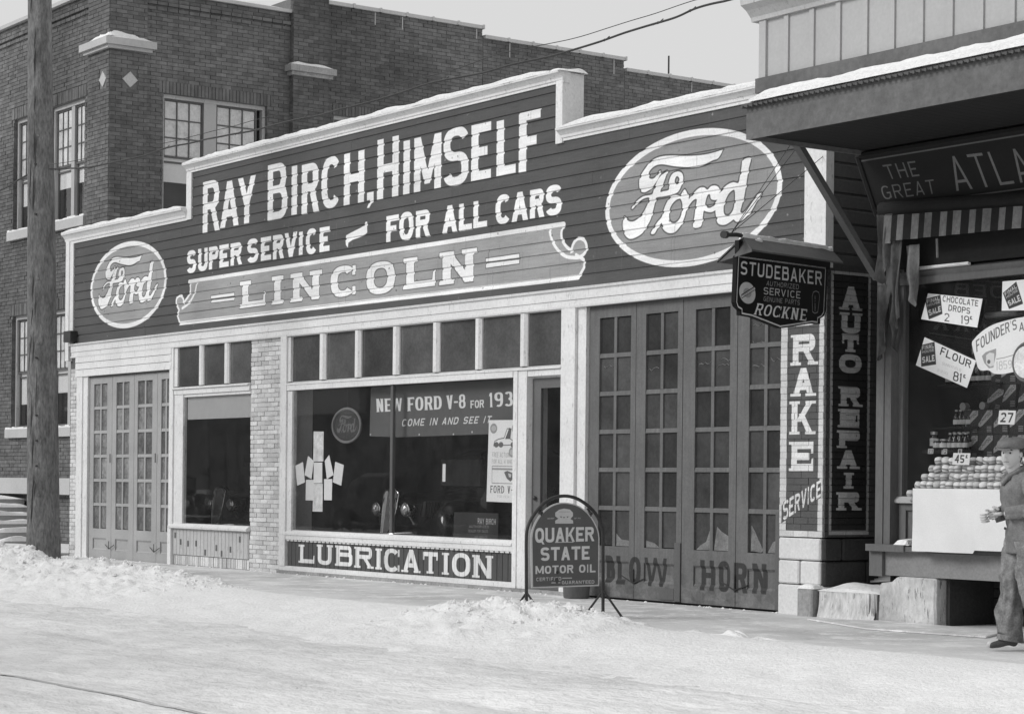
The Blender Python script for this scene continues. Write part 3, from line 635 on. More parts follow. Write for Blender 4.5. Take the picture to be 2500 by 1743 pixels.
# ================================================================== materials in use
M = {}
M['snow'] = mat('snow', .82, .05, .8, 14., .05, rough=.9, bump=.5, bscale=9., spec=.15, bd=.03)
M['snow_lump'] = mat('snow_lump', .84, .05, 1.5, 25., .07, rough=.9, bump=1., bscale=26., spec=.15, bd=.02)
M['trim'] = mat('painted_trim', .68, .12, .9, 30., .10, rough=.6, bump=.25, wear=.42, wearv=.3)
M['trim_grey'] = mat('weathered_trim', .46, .14, 1.2, 40., .1, rough=.7, bump=.25, wear=.4, wearv=.2)
M['door_l'] = mat('left_door_paint', .34, .14, 1.2, 40., .1, rough=.65, bump=.2, wear=.25, wearv=.18)
M['dark_trim'] = mat('dark_paint', .10, .15, 1.5, 40., .12, rough=.55, bump=.15)
M['mortar'] = mat('mortar', .6, .15, 2., 60., .15, bump=.4)
M['mortar_dark'] = mat('dark_mortar', .035, .2, 2., 60., .2, bump=.4)
M['white_brick'] = mat('limewashed_brick', .60, .16, 1.8, 45., .18, rough=.85, bump=.6, bscale=70., rnd=.13, tone=True, wear=.3, wearv=.24)
M['brick'] = mat('dark_brick', .145, .38, .45, 7., .26, rough=.9, bump=.5, bscale=60., rnd=.28, tone=True, wear=.3, wearv=.2)
M['brick_mortar'] = mat('brick_mortar', .16, .2, .7, 30., .2, bump=.4)
M['stone_white'] = mat('limewashed_stone', .62, .1, 1.3, 30., .12, rough=.85, bump=.5, bscale=30.)
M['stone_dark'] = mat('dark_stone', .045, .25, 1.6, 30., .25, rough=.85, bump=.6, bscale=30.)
M['limestone'] = mat('limestone', .46, .1, 1., 30., .1, rough=.85, bump=.3)
M['concrete'] = mat('concrete', .30, .3, 2.2, 26., .2, rough=.9, bump=.5, bscale=30., wear=.5, wearv=.12)
M['pane'] = mat('dusty_pane', .075, .4, 1.6, 26., .18, rough=.12, bump=.35, bscale=2.2, spec=.6, rnd=.3, bd=.02)
M['pane_l'] = mat('frosted_pane', .19, .55, 3.5, 18., .4, rough=.25, bump=.3, bscale=3., spec=.5, rnd=.4, bd=.02)
M['pane_r'] = mat('dark_pane', .058, .5, 1.3, 26., .18, rough=.12, bump=.3, bscale=2.5, spec=.55, rnd=.45, bd=.02)
M['frost'] = mat('frost', .17, .5, 5., 50., .3, rough=.7, bump=.3)
M['glass'] = glassmat('shop_glass')
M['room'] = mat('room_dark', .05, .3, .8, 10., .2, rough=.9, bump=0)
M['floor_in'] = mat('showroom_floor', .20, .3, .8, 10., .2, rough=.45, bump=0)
M['black'] = mat('black_enamel', .012, .1, 2., 30., .1, rough=.12, bump=0, spec=.6)
M['chrome'] = mat('chrome', .75, .05, 2., 30., .05, rough=.12, bump=0, metal=1.)
M['lens'] = mat('lamp_lens', .6, .2, 8., 60., .2, rough=.1, bump=.2, metal=.6)
M['rubber'] = mat('rubber', .02, .2, 4., 60., .2, rough=.7, bump=.2)
M['iron'] = mat('iron', .035, .25, 4., 60., .2, rough=.5, bump=.2)
M['tin'] = mat('tin_roof', .09, .25, 2.5, 30., .2, rough=.55, bump=.3)
M['paper'] = mat('paper', .85, .05, 2., 40., .05, rough=.9, bump=.1, rnd=.06)
M['printed_paper'] = mat('printed_paper', .75, .3, 9., 60., .2, rough=.9, bump=.1)
M['blind'] = mat('window_blind', .80, .08, 1.5, 20., .05, rough=.9, bump=.1)
M['blind_w'] = mat('canvas_blind', .48, .06, 1.5, 30., .05, rough=.9, bump=.1)
M['pole'] = mat('pole_wood', .15, .5, 4.5, 24., .45, stretch=(1.6, 1.6, .5), rough=.9, bump=.9, bscale=14., bd=.02)
M['wood_mid'] = mat('store_wood', .125, .16, 1.4, 40., .14, stretch=(1, 1, .35), rough=.7, bump=.25)
M['wood_light'] = mat('store_board', .22, .16, 1.4, 40., .14, rough=.7, bump=.25)
M['panel_light'] = mat('parapet_panel', .40, .07, 1., 30., .06, rough=.7, bump=.12)
M['panel_dark'] = mat('fascia_metal', .125, .25, 1.2, 18., .22, rough=.7, bump=.25)
M['dark_clap'] = mat('dark_siding', .085, .2, 1.2, 30., .15, rough=.7, bump=.2)  # one even dark colour for the side wall boards
M['awn_l'] = mat('awning_pale_canvas', .17, .3, 6., 40., .25, stretch=(1, 1, .6), rough=.95, bump=.4)
M['awn_d'] = mat('awning_dark_canvas', .09, .5, 7., 40., .3, stretch=(1, 1, .5), rough=.95, bump=.5)
M['found'] = mat('rough_concrete', .48, .3, 3., 22., .2, stretch=(1, 1, .6), rough=.9, bump=.8, bscale=22., wear=.6, wearv=.16, bd=.02)
M['ice'] = mat('ice', .52, .3, 6., 30., .3, stretch=(1, 1, .3), rough=.35, bump=.6, bscale=25., spec=.5, wear=.5, wearv=.12)
M['pack'] = mat('pale_wrapper', .6, .1, 9., 60., .12, rough=.6, bump=.1, rnd=.2)
M['pack_dim'] = mat('tin_label', .2, .2, 9., 60., .2, rough=.5, bump=.1, rnd=.3)
M['dark_band'] = mat('printed_band', .26, .3, 20., 90., .3, rough=.6, bump=0)
M['bottle'] = mat('bottle_glass', .02, .2, 8., 60., .1, rough=.12, bump=0, spec=.6)
M['cap'] = mat('tin_cap', .5, .1, 9., 60., .1, rough=.35, bump=0, metal=.5)
M['skin'] = mat('skin', .5, .06, 5., 60., .05, rough=.6, bump=.1)
M['hair'] = mat('hair', .03, .2, 12., 90., .2, rough=.6, bump=.2)
M['lip'] = mat('lip', .2, .1, 12., 90., .1, rough=.5, bump=0)
M['jacket'] = mat('jacket_cloth', .17, .35, 9., 70., .2, rough=.95, bump=.4, bscale=90.)
M['trousers'] = mat('trouser_cloth', .20, .5, 11., 60., .3, rough=.95, bump=.5, bscale=50.)
M['capm'] = mat('cap_cloth', .15, .2, 9., 90., .2, rough=.95, bump=.3)
M['shoe'] = mat('shoe_leather', .06, .2, 9., 90., .2, rough=.5, bump=.2)
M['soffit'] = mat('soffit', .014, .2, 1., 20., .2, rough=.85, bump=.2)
M['cloth'] = mat('white_cloth', .74, .06, 1.6, 80., .05, rough=.95, bump=.15)
M['sign_face'] = imgmat('facade_paint', IM_SIGN, 'x', 0, 18.8, 3.55, 6.4, var=.13, fvar=.1, s=.9, fine=34., bump=.15, tone=True, peel=.3, peelv=.16, rough=.6, stretch=(1, 1, 2.2))
M['lub'] = imgmat('lubrication_paint', IM_LUB, 'x', 7.6, 13.2, .05, .5, var=.15, stretch=(2, 1, .4), tone=True, peel=.25)
M['door_r'] = imgmat('garage_door_paint', IM_DOOR, 'x', 14.55, 18.05, 0, 3.5, var=.16, fvar=.14, s=1.3, fine=38., bump=.25, peel=.2, peelv=.2)
M['brake'] = imgmat('brake_brick', IM_BRAKE, 'x', 17.9, 18.7, .75, 3.6, var=.15, fvar=.15, s=2.5, bump=.5, rnd=.08, tone=True, peel=.25, peelv=.2)
M['auto'] = imgmat('auto_brick', IM_AUTO, 'y', -.2, 1.0, .75, 3.65, var=.2, fvar=.2, s=2.5, bump=.5, rnd=.08, tone=True)

# ================================================================== the ground
def fbm(x, y, s, o=4): return noise.fractal(Vector((x*s, y*s, 3.1)), .9, 2., o)
def lerp(a, b, t): return a+(b-a)*t
def table(T, x):
    if x <= T[0][0]: return T[0][1]
    for (a, va), (b, vb) in zip(T, T[1:]):
        if x <= b: return lerp(va, vb, (x-a)/(b-a))
    return T[-1][1]
mb = MB(); mb.add([(-900, -900, -.3), (900, -900, -.3), (900, 1200, -.3), (-900, 1200, -.3)], [(0, 1, 2, 3)])
mb.build('ground', M['snow'], kind='structure')
M['road'] = mat('packed_snow_road', .76, .16, .55, 3.2, .14, stretch=(.7, 1., 1), rough=.75, bump=1., bscale=3.5, spec=.3, bd=.08)
def roadz(x, y): return -.13-.03*math.exp(-((y+7.0+.15*sin(x*.35))/.22)**2)-.028*math.exp(-((y+8.5+.15*sin(x*.35))/.22)**2)-.02*math.exp(-((y+10.4+.2*sin(x*.2))/.25)**2)+.008*noise.noise(Vector((x*1.2, y*9, 4)))+.018*noise.fractal(Vector((x*.5, y*1.6, 0)), 1., 2., 4)+.012*fbm(x, y, 3.)
mb = MB(); mb.grid(lambda u, v: (-30+60*u, -20+17.2*v, roadz(-30+60*u, -20+17.2*v)), 420, 170); mb.build('road', M['road'], smooth=True, kind='structure', fix=False)
# trodden pavement: grey concrete with ice and snow film
m, nt, b, o = newmat('trodden_pavement'); v1 = coords(nt, (.6, .8, 1)); v2 = coords(nt, (.9, 1.1, 1))
base = maprange(nt, noisev(nt, v1, .9, 5, .62), .3, .72, .46, .72)
streak = maprange(nt, noisev(nt, v2, 2.4, 12, .82), .50, .58, 0, 1)
mxn = N(nt, 'ShaderNodeMix'); mxn.data_type = 'FLOAT'; nt.links.new(streak, mxn.inputs[0]); nt.links.new(base, mxn.inputs[2]); mxn.inputs[3].default_value = .80
dk = maprange(nt, noisev(nt, coords(nt, (.8, 1, 1)), 1.7, 12, .85), .56, .64, 1., .6)
# the film of snow thickens towards the street edge and the left end, where nobody walks
sx = N(nt, 'ShaderNodeSeparateXYZ'); g_ = N(nt, 'ShaderNodeNewGeometry'); nt.links.new(g_.outputs['Position'], sx.inputs[0])
edge = maprange(nt, math_(nt, 'ADD', sx.outputs[1], math_(nt, 'MULTIPLY', noisev(nt, coords(nt), 1.4, 6, .7), 1.3)), -2.3, -1.5, 1, 0)
mx2 = N(nt, 'ShaderNodeMix'); mx2.data_type = 'FLOAT'; nt.links.new(math_(nt, 'MULTIPLY', edge, .75), mx2.inputs[0]); nt.links.new(math_(nt, 'MULTIPLY', mxn.outputs[0], dk), mx2.inputs[2]); mx2.inputs[3].default_value = .72
finish(nt, b, mx2.outputs[0], .7, .8, 16., coords(nt, (.6, 1.5, 1)), .35, .015); M['pavement'] = m
mb = MB()
for i in range(-8, 22):
    x = i*1.6; mb.hexa([(x, -2.95, -.28), (x+1.597, -2.95, -.28), (x+1.597, -2.95, 0), (x, -2.95, 0)], [(x, .9 if x > 18 else -.0, -.28), (x+1.597, .9 if x > 18 else -.0, -.28), (x+1.597, .9 if x > 18 else -.0, 0), (x, .9 if x > 18 else -.0, 0)])
mb.build('pavement', M['pavement'], kind='structure')
mb = MB(); mb.box(-14, 36, -3.1, -2.955, -.28, .01); mb.build('kerb', M['concrete'], kind='structure')
mb = MB(); mb.grid(lambda u, v: (-16+15.98*u, -3.0+4.4*v, .04+.05*fbm(-16*(1-u), 4.4*v, .9)+.12*max(0, .5-abs(-16+16*u+3)/6)), 90, 40); mb.build('snow_field', M['snow'], smooth=True, kind='structure', fix=False)
# ploughed bank along the kerb
BT = [(-12, .45), (2, .36), (6.9, .25), (7.45, .10), (8.2, .14), (8.75, .2), (9.1, .06), (9.6, .13), (10.1, .17), (11, .10), (12, .05), (13.4, .025), (16.0, .03), (17.1, .05), (17.8, .11), (18.2, .09), (18.7, .14), (19.3, .08), (20.2, .035), (22, .03), (26, .03), (40, .03)]
def bank(x, y):
    h = table(BT, x+.25*fbm(x, y, .8)); c = -3.55; w = 1.15 if y < c else .62
    w *= 1+.25*fbm(x, 0, .7)+.12*fbm(x, y, 2.5)
    g = math.exp(-((y-c)/w)**2); k_ = table([(0, 1), (11, .9), (13, .25), (16.5, .3), (17.4, .8), (19, .7), (20.5, .2), (40, .2)], x); l = (abs(noise.noise(Vector((x*2.3, y*2.6, 1))))*.09+abs(noise.noise(Vector((x*6.5, y*7, 4))))*.085+abs(noise.noise(Vector((x*15, y*17, 8))))*.035+abs(noise.noise(Vector((x*33, y*35, 8))))*.012)*k_
    return -.16-.12*max(0, min(1, (-5.3-y)/.8))+(h+.19)*g*1.03+l*min(1, g*1.5)*(1.2 if h > .05 else .5)
def bankpt(u, v): x, y = -10+36*u, -6.3+4.35*v; return (x, y, bank(x, y))
mb = MB(); mb.grid(bankpt, 900, 110); mb.build('snow_bank', M['snow_lump'], smooth=True, kind='structure', fix=False)
# spilled mound round the kerb sign
def mound(cx, cy, rx, ry, h, n, nm):
    def f(u, v):
        a, r = 2*pi*u, v; x, y = cx+rx*r*cos(a), cy+ry*r*sin(a)
        z = h*max(0, 1-r*r)**1.1+(abs(noise.noise(Vector((x*5, y*5, 2))))*.07+abs(noise.noise(Vector((x*12, y*12, 5))))*.035)*(1-r)**.5-.03
        return (x, y, z)
    mb = MB(); mb.grid(f, n, n//3); return mb.build(nm, M['snow_lump'], smooth=True, kind='structure', fix=False)
mound(18.0, -2.95, 1.25, .62, .12, 90, 'snow_mound'); mound(16.55, -2.75, .9, .35, .10, 60, 'snow_mound')
mound(20.6, -3.1, 1.6, .3, .05, 60, 'snow_mound')
def clods(name, pts, s0, s1, parent=None, **k):
    mb = MB()
    for x, y, z in pts:
        r = random.uniform(s0, s1); rr = [[r*random.uniform(.6, 1.3) for _ in range(6)] for _ in range(2)]; i0 = len(mb.v)
        v = [(x, y, z+r*1.0)]+[(x+rr[0][j]*.7*cos(j*pi/3), y+rr[0][j]*.7*sin(j*pi/3), z+r*.65) for j in range(6)]+[(x+rr[1][j]*1.1*cos(j*pi/3+.3), y+rr[1][j]*1.1*sin(j*pi/3+.3), z-.01) for j in range(6)]
        f = [(0, 1+j, 1+(j+1) % 6) for j in range(6)]+[(1+j, 7+j, 7+(j+1) % 6, 1+(j+1) % 6) for j in range(6)]; mb.add(v, f)
    return mb.build(name, M['snow_lump'], parent, smooth=False, kind='stuff', **k)
P = []
for i in range(2300):
    x = random.choice((random.uniform(3, 12.5), random.uniform(3, 12.5), random.uniform(16.8, 19.4), random.uniform(3, 11))); y = random.gauss(-3.45, .33); P.append((x, min(y, -2.0), max(-.02 if y > -2.95 else -.14, bank(x, y))))
for i in range(160):
    x = random.uniform(.3, 18.5); P.append((x, -.06-abs(random.gauss(0, .03)), -.008))
for i in range(60): P.append((random.uniform(.2, 3.2), -.05-abs(random.gauss(0, .15)), 0))
clods('snow_clods', P, .004, .027)
mb = MB(); mb.grid(lambda u, v: (-20+56*u, -9.17+.05*v+.03*fbm(-20+56*u, 0, .6), roadz(-20+56*u, -9.15)+.006), 300, 1); mb.build('rail_groove', mat('rail_groove', .50, .2, 2., 20., .2), kind='structure', fix=False)

# ================================================================== brick coursing
def courses(pl, u0, u1, z0, z1, ch, bl, joint, holes=(), stretcher_phase=0, dj=.006):
    """running bond cells -> list of (pl,u0,u1,z0,z1,d) ; d negative = proud"""
    out = []; n = max(1, round((z1-z0)/ch)); chh = (z1-z0)/n
    for r in range(n):
        za_, zb_2 = z0+r*chh+joint/2, z0+(r+1)*chh-joint/2; u = u0-((r+stretcher_phase) % 2)*bl/2
        while u < u1-.01:
            a, b2 = max(u0, u)+joint/2, min(u1, u+bl)-joint/2; u += bl
            if b2-a < .01: continue
            segs = [(a, b2)]
            for h0, h1, k0, k1 in holes:
                if zb_2 > k0+.01 and za_ < k1-.01:
                    ns = []
                    for p, q_ in segs:
                        if q_ <= h0 or p >= h1: ns.append((p, q_)); continue
                        if p < h0-.006: ns.append((p, h0+.004))
                        if q_ > h1+.006: ns.append((h1-.004, q_))
                    segs = ns
            for p, q_ in segs: out.append((pl, p, q_, za_, zb_2, random.uniform(-dj, dj*.3)))
    return out
_bm = {}
def lay_bricks(cells, m_of, parent, limit, name='brick', depth=.07):
    """the ones that show largest become single parts, the rest one part"""
    def size(c):
        pl, a, b2, z0, z1, d = c; p = Vector(pl.p((a+b2)/2, (z0+z1)/2)); return (b2-a)*(z1-z0)/((p-CAM).length_squared)
    cells = sorted(cells, key=size, reverse=True)
    base = root_of(parent); rest = {}
    for i, c in enumerate(cells):
        pl, a, b2, z0, z1, d = c; mm = m_of(c)
        if i < limit:
            key = (pl.ax, round(b2-a, 2), round(z1-z0, 3), mm.name)
            if key not in _bm:
                t = MB(); w, h = key[1]/2, (z1-z0)/2; q_ = Pl(pl.ax, 0); t.pb(q_, -w, w, -h, h, 0, depth); o_ = t.build('brick_shape', mm, fix=True); _bm[key] = o_.data; bpy.data.objects.remove(o_)
            o_ = bpy.data.objects.new(name, _bm[key]); COL.objects.link(o_); o_.parent = parent
            o_.location = Vector(pl.p((a+b2)/2, (z0+z1)/2, d))-base; o_.rotation_euler = (random.gauss(0, .004), random.gauss(0, .004), random.gauss(0, .004))
        else:
            rest.setdefault(mm.name, (mm, MB()))[1].pb(pl, a, b2, z0, z1, d, depth, random.uniform(.8, 1.22))
    if rest:
        # one joined part: several materials on one mesh
        t = MB(); idx = []; mats = []
        for nm, (mm, x) in rest.items():
            mats.append(mm); idx += [len(mats)-1]*len(x.f); t.add(x.v, x.f); t.t[-len(x.f):] = x.t
        o_ = t.build('brickwork', mats[0], parent, kind='stuff')
        for mm in mats[1:]: o_.data.materials.append(mm)
        o_.data.polygons.foreach_set('material_index', idx)

# ================================================================== the garage
G = empty('garage_building', (9.3, 0, 0), 'long low clapboard garage with huge painted lettering and glazed folding doors', 'garage')
Y0 = Pl('y', 0.); X1 = Pl('x', 18.6)
# carcass
mb = MB(); mb.box(.05, 18.5, .02, .2, 3.42, 5.3); mb.box(4.6, 14.05, .02, .2, 5.3, 6.0); mb.build('sign_backing', M['dark_trim'], G)
mb = MB(); mb.box(0.05, 18.5, 2.2, 14, 5.0, 5.2); mb.build('roof', M['snow'], G)
mb = MB(); mb.box(.05, .25, .02, 14, 0, 5.0); mb.box(18.3, 18.54, 2.5, 14, 0, 5.0); mb.box(.25, 18.3, 13.8, 14, 0, 5.0); mb.build('wall', M['dark_trim'], G)
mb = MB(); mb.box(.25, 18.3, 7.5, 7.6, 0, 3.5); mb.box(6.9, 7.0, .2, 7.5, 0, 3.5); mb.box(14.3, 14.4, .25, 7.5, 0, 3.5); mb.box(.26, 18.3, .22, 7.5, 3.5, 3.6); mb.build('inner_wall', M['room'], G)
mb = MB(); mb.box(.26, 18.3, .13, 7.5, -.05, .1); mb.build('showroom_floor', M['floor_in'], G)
# clapboards: flat face, cove at the head, each course in a few butted lengths
def clap(x0, x1, z, h, m_, parent, pl=Y0, name='clapboard', lens=(2.6, 5.2)):
    x = x0
    while x < x1-.05:
        L = random.uniform(*lens); xe = x+L if x1-(x+L) > 1. else x1; o_ = random.gauss(0, .0012)
        prof = [(-.012, 0), (-.026, .003), (-.027, h*.79), (-.013, h*.87), (-.011, h*1.0), (.015, h*1.0), (.015, 0)]
        t = MB(); t.hexa([pl.p(x+.0012, z+q_, d+o_) for d, q_ in prof], [pl.p(xe-.0012, z+q_, d+o_) for d, q_ in prof], random.uniform(.94, 1.06))
        t.build(name, m_, parent); x = xe
nB = 18; bh = (6.15-3.64)/nB*1.0; z = 3.64
bh = .1485
for i in range(17):
    if z+bh <= 5.44: clap(.12, 18.32, z, bh, M['sign_face'], G)
    elif z < 5.44:
        clap(.12, 4.6, z, 5.42-z, M['sign_face'], G); clap(4.6, 14.08, z, bh, M['sign_face'], G); clap(14.08, 18.32, z, 5.42-z, M['sign_face'], G)
    else: clap(4.6, 14.08, z, min(bh, 6.14-z), M['sign_face'], G)
    z += bh
    if z > 6.1: break
# cornices with their caps of snow
def cornice(x0, x1, zb, zt):
    h = zt-zb; t = MB()
    t.sweep([(.05, zb), (-.045, zb), (-.045, zb+h*.22), (-.06, zb+h*.25), (-.065, zb+h*.45), (-.115, zb+h*.8), (-.135, zb+h*.82), (-.14, zb+h), (.06, zb+h)], x0, x1); t.build('cornice', M['trim'], G)
def snowcap(x0, x1, y0, y1, z, h, parent, n=None, name='snow_cap', rag=.5, **k):
    n = n or max(6, int((x1-x0)*9)); t = MB(); sd_ = random.uniform(0, 50)
    R_ = []
    for i in range(n+1):
        x = lerp(x0, x1, i/n); e = min(1, min(i, n-i)/2*.5+.35)
        hh = h*e*(1+rag*noise.noise(Vector((x*1.7+sd_, 1, 0)))+rag*.5*noise.noise(Vector((x*7+sd_, 3, 0)))); ov = .012*noise.noise(Vector((x*4, sd_, 0)))
        R_.append([(x, y0-.012+ov, z-.006), (x, y0-.016+ov, z+hh*.5), (x, lerp(y0, y1, .22), z+hh*.95), (x, lerp(y0, y1, .7), z+hh), (x, y1, z-.004)])
    for i in range(n):
        a = len(t.v); t.v += R_[i]+R_[i+1]; m_ = len(R_[i])
        for j in range(m_-1): t.f.append((a+j, a+j+1, a+m_+j+1, a+m_+j)); t.t.append(1.)
    k0 = len(t.v); t.v += R_[0]; t.f.append(tuple(range(k0, k0+5))); k0 = len(t.v); t.v += R_[-1]; t.f.append(tuple(range(k0+4, k0-1, -1))); t.t += [1., 1.]
    o_ = t.build(name, M['snow_lump'], parent, **k)
    return o_
cornice(-.06, 4.46, 5.37, 5.56); cornice(4.46, 14.16, 6.10, 6.235); cornice(14.12, 18.56, 5.40, 5.545)
snowcap(-.04, 4.44, -.13, .06, 5.56, .06, G); snowcap(4.48, 14.0, -.13, .06, 6.237, .065, G); snowcap(14.2, 18.5, -.13, .06, 5.545, .07, G)
mb = MB(); mb.box(4.455, 4.62, -.05, .12, 5.375, 6.098); mb.build('step_trim', M['trim'], G)
mb = MB(); mb.box(14.02, 14.15, -.055, .02, 5.38, 6.22); mb.build('step_trim', M['trim'], G)
mb = MB(); mb.box(14.05, 14.145, .022, .27, 5.42, 6.225); mb.build('parapet_return', M['trim'], G)
# corner boards
mb = MB(); mb.box(-.02, .12, -.06, .03, 3.36, 5.555); mb.box(.12, .26, -.045, .0, 3.63, 5.37); mb.build('corner_board', M['trim'], G)
mb = MB(); mb.box(18.30, 18.615, -.05, .06, 3.56, 5.40); mb.build('corner_board', M['trim'], G)
# frieze under the sign
mb = MB(); mb.box(.2, 18.42, -.05, .06, 3.50, 3.632); mb.box(.2, 18.42, -.038, .06, 3.43, 3.498); mb.build('frieze_board', M['trim'], G)
mb = MB(); mb.sweep([(.05, 3.60), (-.075, 3.612), (-.085, 3.64), (.0, 3.65)], .15, 18.4); mb.sweep([(.05, 3.40), (-.055, 3.405), (-.06, 3.428), (.0, 3.428)], .2, 18.42); mb.build('frieze_moulding', M['trim'], G)
mb = MB(); mb.box(.13, .42, -.16, -.02, 3.67, 3.86); mb.build('meter_box', M['iron'], G, bevel=.008)
# left wing: header boards, posts, folding doors
for i, (a, b2) in enumerate(((3.31, 3.425), (3.195, 3.305), (3.07, 3.19))):
    mb = MB(); mb.sweep([(.05, a), (-.055, a), (-.05, b2-.01), (-.04, b2), (.05, b2)], .40, 3.99); mb.build('header_board', M['trim'], G)
mb = MB(); mb.box(.44, .66, -.04, .05, 0, 3.07); mb.box(.66, .84, -.02, .05, 0, 3.07); mb.build('door_post', M['trim'], G)
mb = MB(); mb.box(3.93, 4.06, -.045, .05, 0.58, 3.43); mb.box(4.06, 4.36, -.02, .05, 0.58, 2.66); mb.box(3.92, 4.03, -.05, .06, 0, .58); mb.build('window_post', M['trim'], G)
def door_leaf(x0, x1, z0, z1, px0, px1, rows, pz0, pz1, panel, m_, mp, parent, yd=.02, muntin=.05, label=None, strap=None, frost=0.):
    """rails, stiles and muntins are one leaf; panes, panel are its pieces"""
    t = MB(); y0, y1 = yd, yd+.045
    t.box(x0, px0, y0, y1, z0, z1); t.box(px1, x1, y0, y1, z0, z1); t.box(px0, px1, y0, y1, pz1, z1)
    t.box(px0, px1, y0, y1, panel[1], pz0); t.box(px0, px1, y0, y1, z0, panel[0])
    n = len(rows); xm = (px0+px1)/2
    leaf = None; mm = MB(); rh = (pz1-pz0)/rows[0] if n == 1 else 0; R_ = rows[0]
    for i in range(1, R_): z_ = pz0+(pz1-pz0)*i/R_; t.hexa([(px0, y0+.004, z_-muntin/2), (px1, y0+.004, z_-muntin/2), (px1, y0+.010, z_+muntin/2), (px0, y0+.010, z_+muntin/2)], [(px0, y1-.002, z_-muntin/2), (px1, y1-.002, z_-muntin/2), (px1, y1-.002, z_+muntin/2), (px0, y1-.002, z_+muntin/2)])
    zs_ = [pz0+(pz1-pz0)*i/R_ for i in range(R_+1)]
    for i in range(R_): t.box(xm-.024, xm+.024, y0+.006, y1-.004, zs_[i]+(muntin/2 if i else 0), zs_[i+1]-(muntin/2 if i < R_-1 else 0))
    leaf = t.build('door_leaf', m_, parent, label=label)
    for i in range(R_):
        for a, b2 in ((px0, xm-.024), (xm+.024, px1)):
            q_ = MB(); q_.box(a, b2, y0+.026, y0+.032, zs_[i]+.01, zs_[i+1]-.01); q_.build('pane', mp, leaf)
    q_ = MB(); q_.box(px0, px1, y0+.022, y0+.034, panel[0], panel[1]); q_.build('door_panel', m_, leaf)
    q_ = MB(); q_.sweep([(y0+.02, panel[1]-.025), (y0+.004, panel[1]-.002), (y0+.02, panel[1]-.002)], px0, px1); q_.sweep([(y0+.02, panel[0]+.03), (y0+.002, panel[0]+.002), (y0+.02, panel[0]+.002)], px0, px1); q_.build('panel_moulding', m_, leaf)
    return leaf
LX = [(.86, 1.715, 1.01, 1.53), (1.725, 2.55, 1.88, 2.37), (2.56, 3.385, 2.68, 3.21), (3.395, 3.92, 3.53, 3.85)]
for x0, x1, a, b2 in LX:
    lf = door_leaf(x0, x1, -.03, 3.04, a, b2, (6,), .50, 2.93, (.14, .34), M['door_l'], M['pane_l'], G, muntin=.05)
for x in (1.72, 3.39):
    mb = MB(); mb.tube([(x-.18, -.0, .24), (x, -.02, .17), (x+.16, -.0, .24)], .006, 5); mb.tube([(x, -.02, .17), (x, -.02, .30)], .006, 5); mb.tube([(x, -.01, 1.6), (x, -.012, 1.75)], .008, 5); mb.build('door_bolt', M['iron'], G)
mb = MB(); mb.box(.84, 3.93, -.0, .06, 3.042, 3.068); mb.build('door_head', M['dark_trim'], G)
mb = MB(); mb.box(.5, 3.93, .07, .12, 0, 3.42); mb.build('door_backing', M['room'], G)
# little window bay
mb = MB(); mb.box(4.06, 6.50, -.03, .05, 2.665, 2.745); mb.sweep([(.05, 2.746), (-.06, 2.746), (-.06, 2.766), (.02, 2.785)], 4.03, 6.5); mb.box(4.06, 6.5, -.03, .05, 3.405, 3.428); mb.box(4.06, 4.17, -.025, .05, 2.79, 3.40); mb.build('transom_frame', M['trim'], G)
for a, b2 in ((4.90, 5.03), (5.72, 5.855)):
    mb = MB(); mb.hexa([(a, -.02, 2.79), (a+.03, -.045, 2.79), (b2-.03, -.045, 2.79), (b2, -.02, 2.79), (b2, .03, 2.79), (a, .03, 2.79)], [(a, -.02, 3.40), (a+.03, -.045, 3.40), (b2-.03, -.045, 3.40), (b2, -.02, 3.40), (b2, .03, 3.40), (a, .03, 3.40)]); mb.build('mullion', M['trim'], G)
for a, b2 in ((4.175, 4.9), (5.03, 5.72), (5.855, 6.49)):
    mb = MB(); mb.box(a, b2, .005, .011, 2.79, 3.40); mb.build('pane', M['pane'], G)
mb = MB(); mb.box(4.38, 6.49, .0, .006, .66, 2.62); mb.build('pane', M['glass'], G)
mb = MB(); mb.box(4.38, 6.49, .05, .056, 2.27, 2.64); mb.build('roller_blind', M['blind_w'], G)
mb = MB(); mb.box(4.36, 6.5, -.005, .05, 2.62, 2.664); mb.build('window_head', M['trim'], G)
mb = MB(); mb.sweep([(.05, .575), (-.07, .575), (-.075, .605), (-.02, .65), (.05, .655)], 3.97, 6.52); mb.build('window_sill', M['trim'], G)
def beadboard(x0, x1, z0, z1, m_, w=.115, y=.0):
    x = x0
    while x < x1-.02:
        b2 = min(x+w, x1); t = MB(); t.hexa([(x+.004, y-.0, z0), (x+.010, y-.009, z0), (b2-.006, y-.009, z0), (b2-.001, y, z0), (b2-.001, y+.012, z0), (x+.004, y+.012, z0)], [(x+.004, y-.0, z1), (x+.010, y-.009, z1), (b2-.006, y-.009, z1), (b2-.001, y, z1), (b2-.001, y+.012, z1), (x+.004, y+.012, z1)], random.uniform(.9, 1.1))
        t.build('board', m_, G); x = b2
mb = MB(); mb.box(4.0, 6.5, .012, .03, 0, .575); mb.box(7.5, 13.2, .012, .03, 0, .5); mb.build('apron_backing', M['dark_trim'], G)
beadboard(4.04, 6.49, .16, .573, M['trim_grey'])
for x, z_ in ((4.11, .46), (4.3, .36), (4.55, .34), (4.82, .35), (5.12, .22), (5.48, .30), (5.65, .22), (5.93, .29), (6.22, .45)):
    mb = MB(); mb.box(x-.02, x+.03, -.0125, -.0095, z_-.045, z_+.045); mb.build('worn_patch', M['dark_trim'], G)
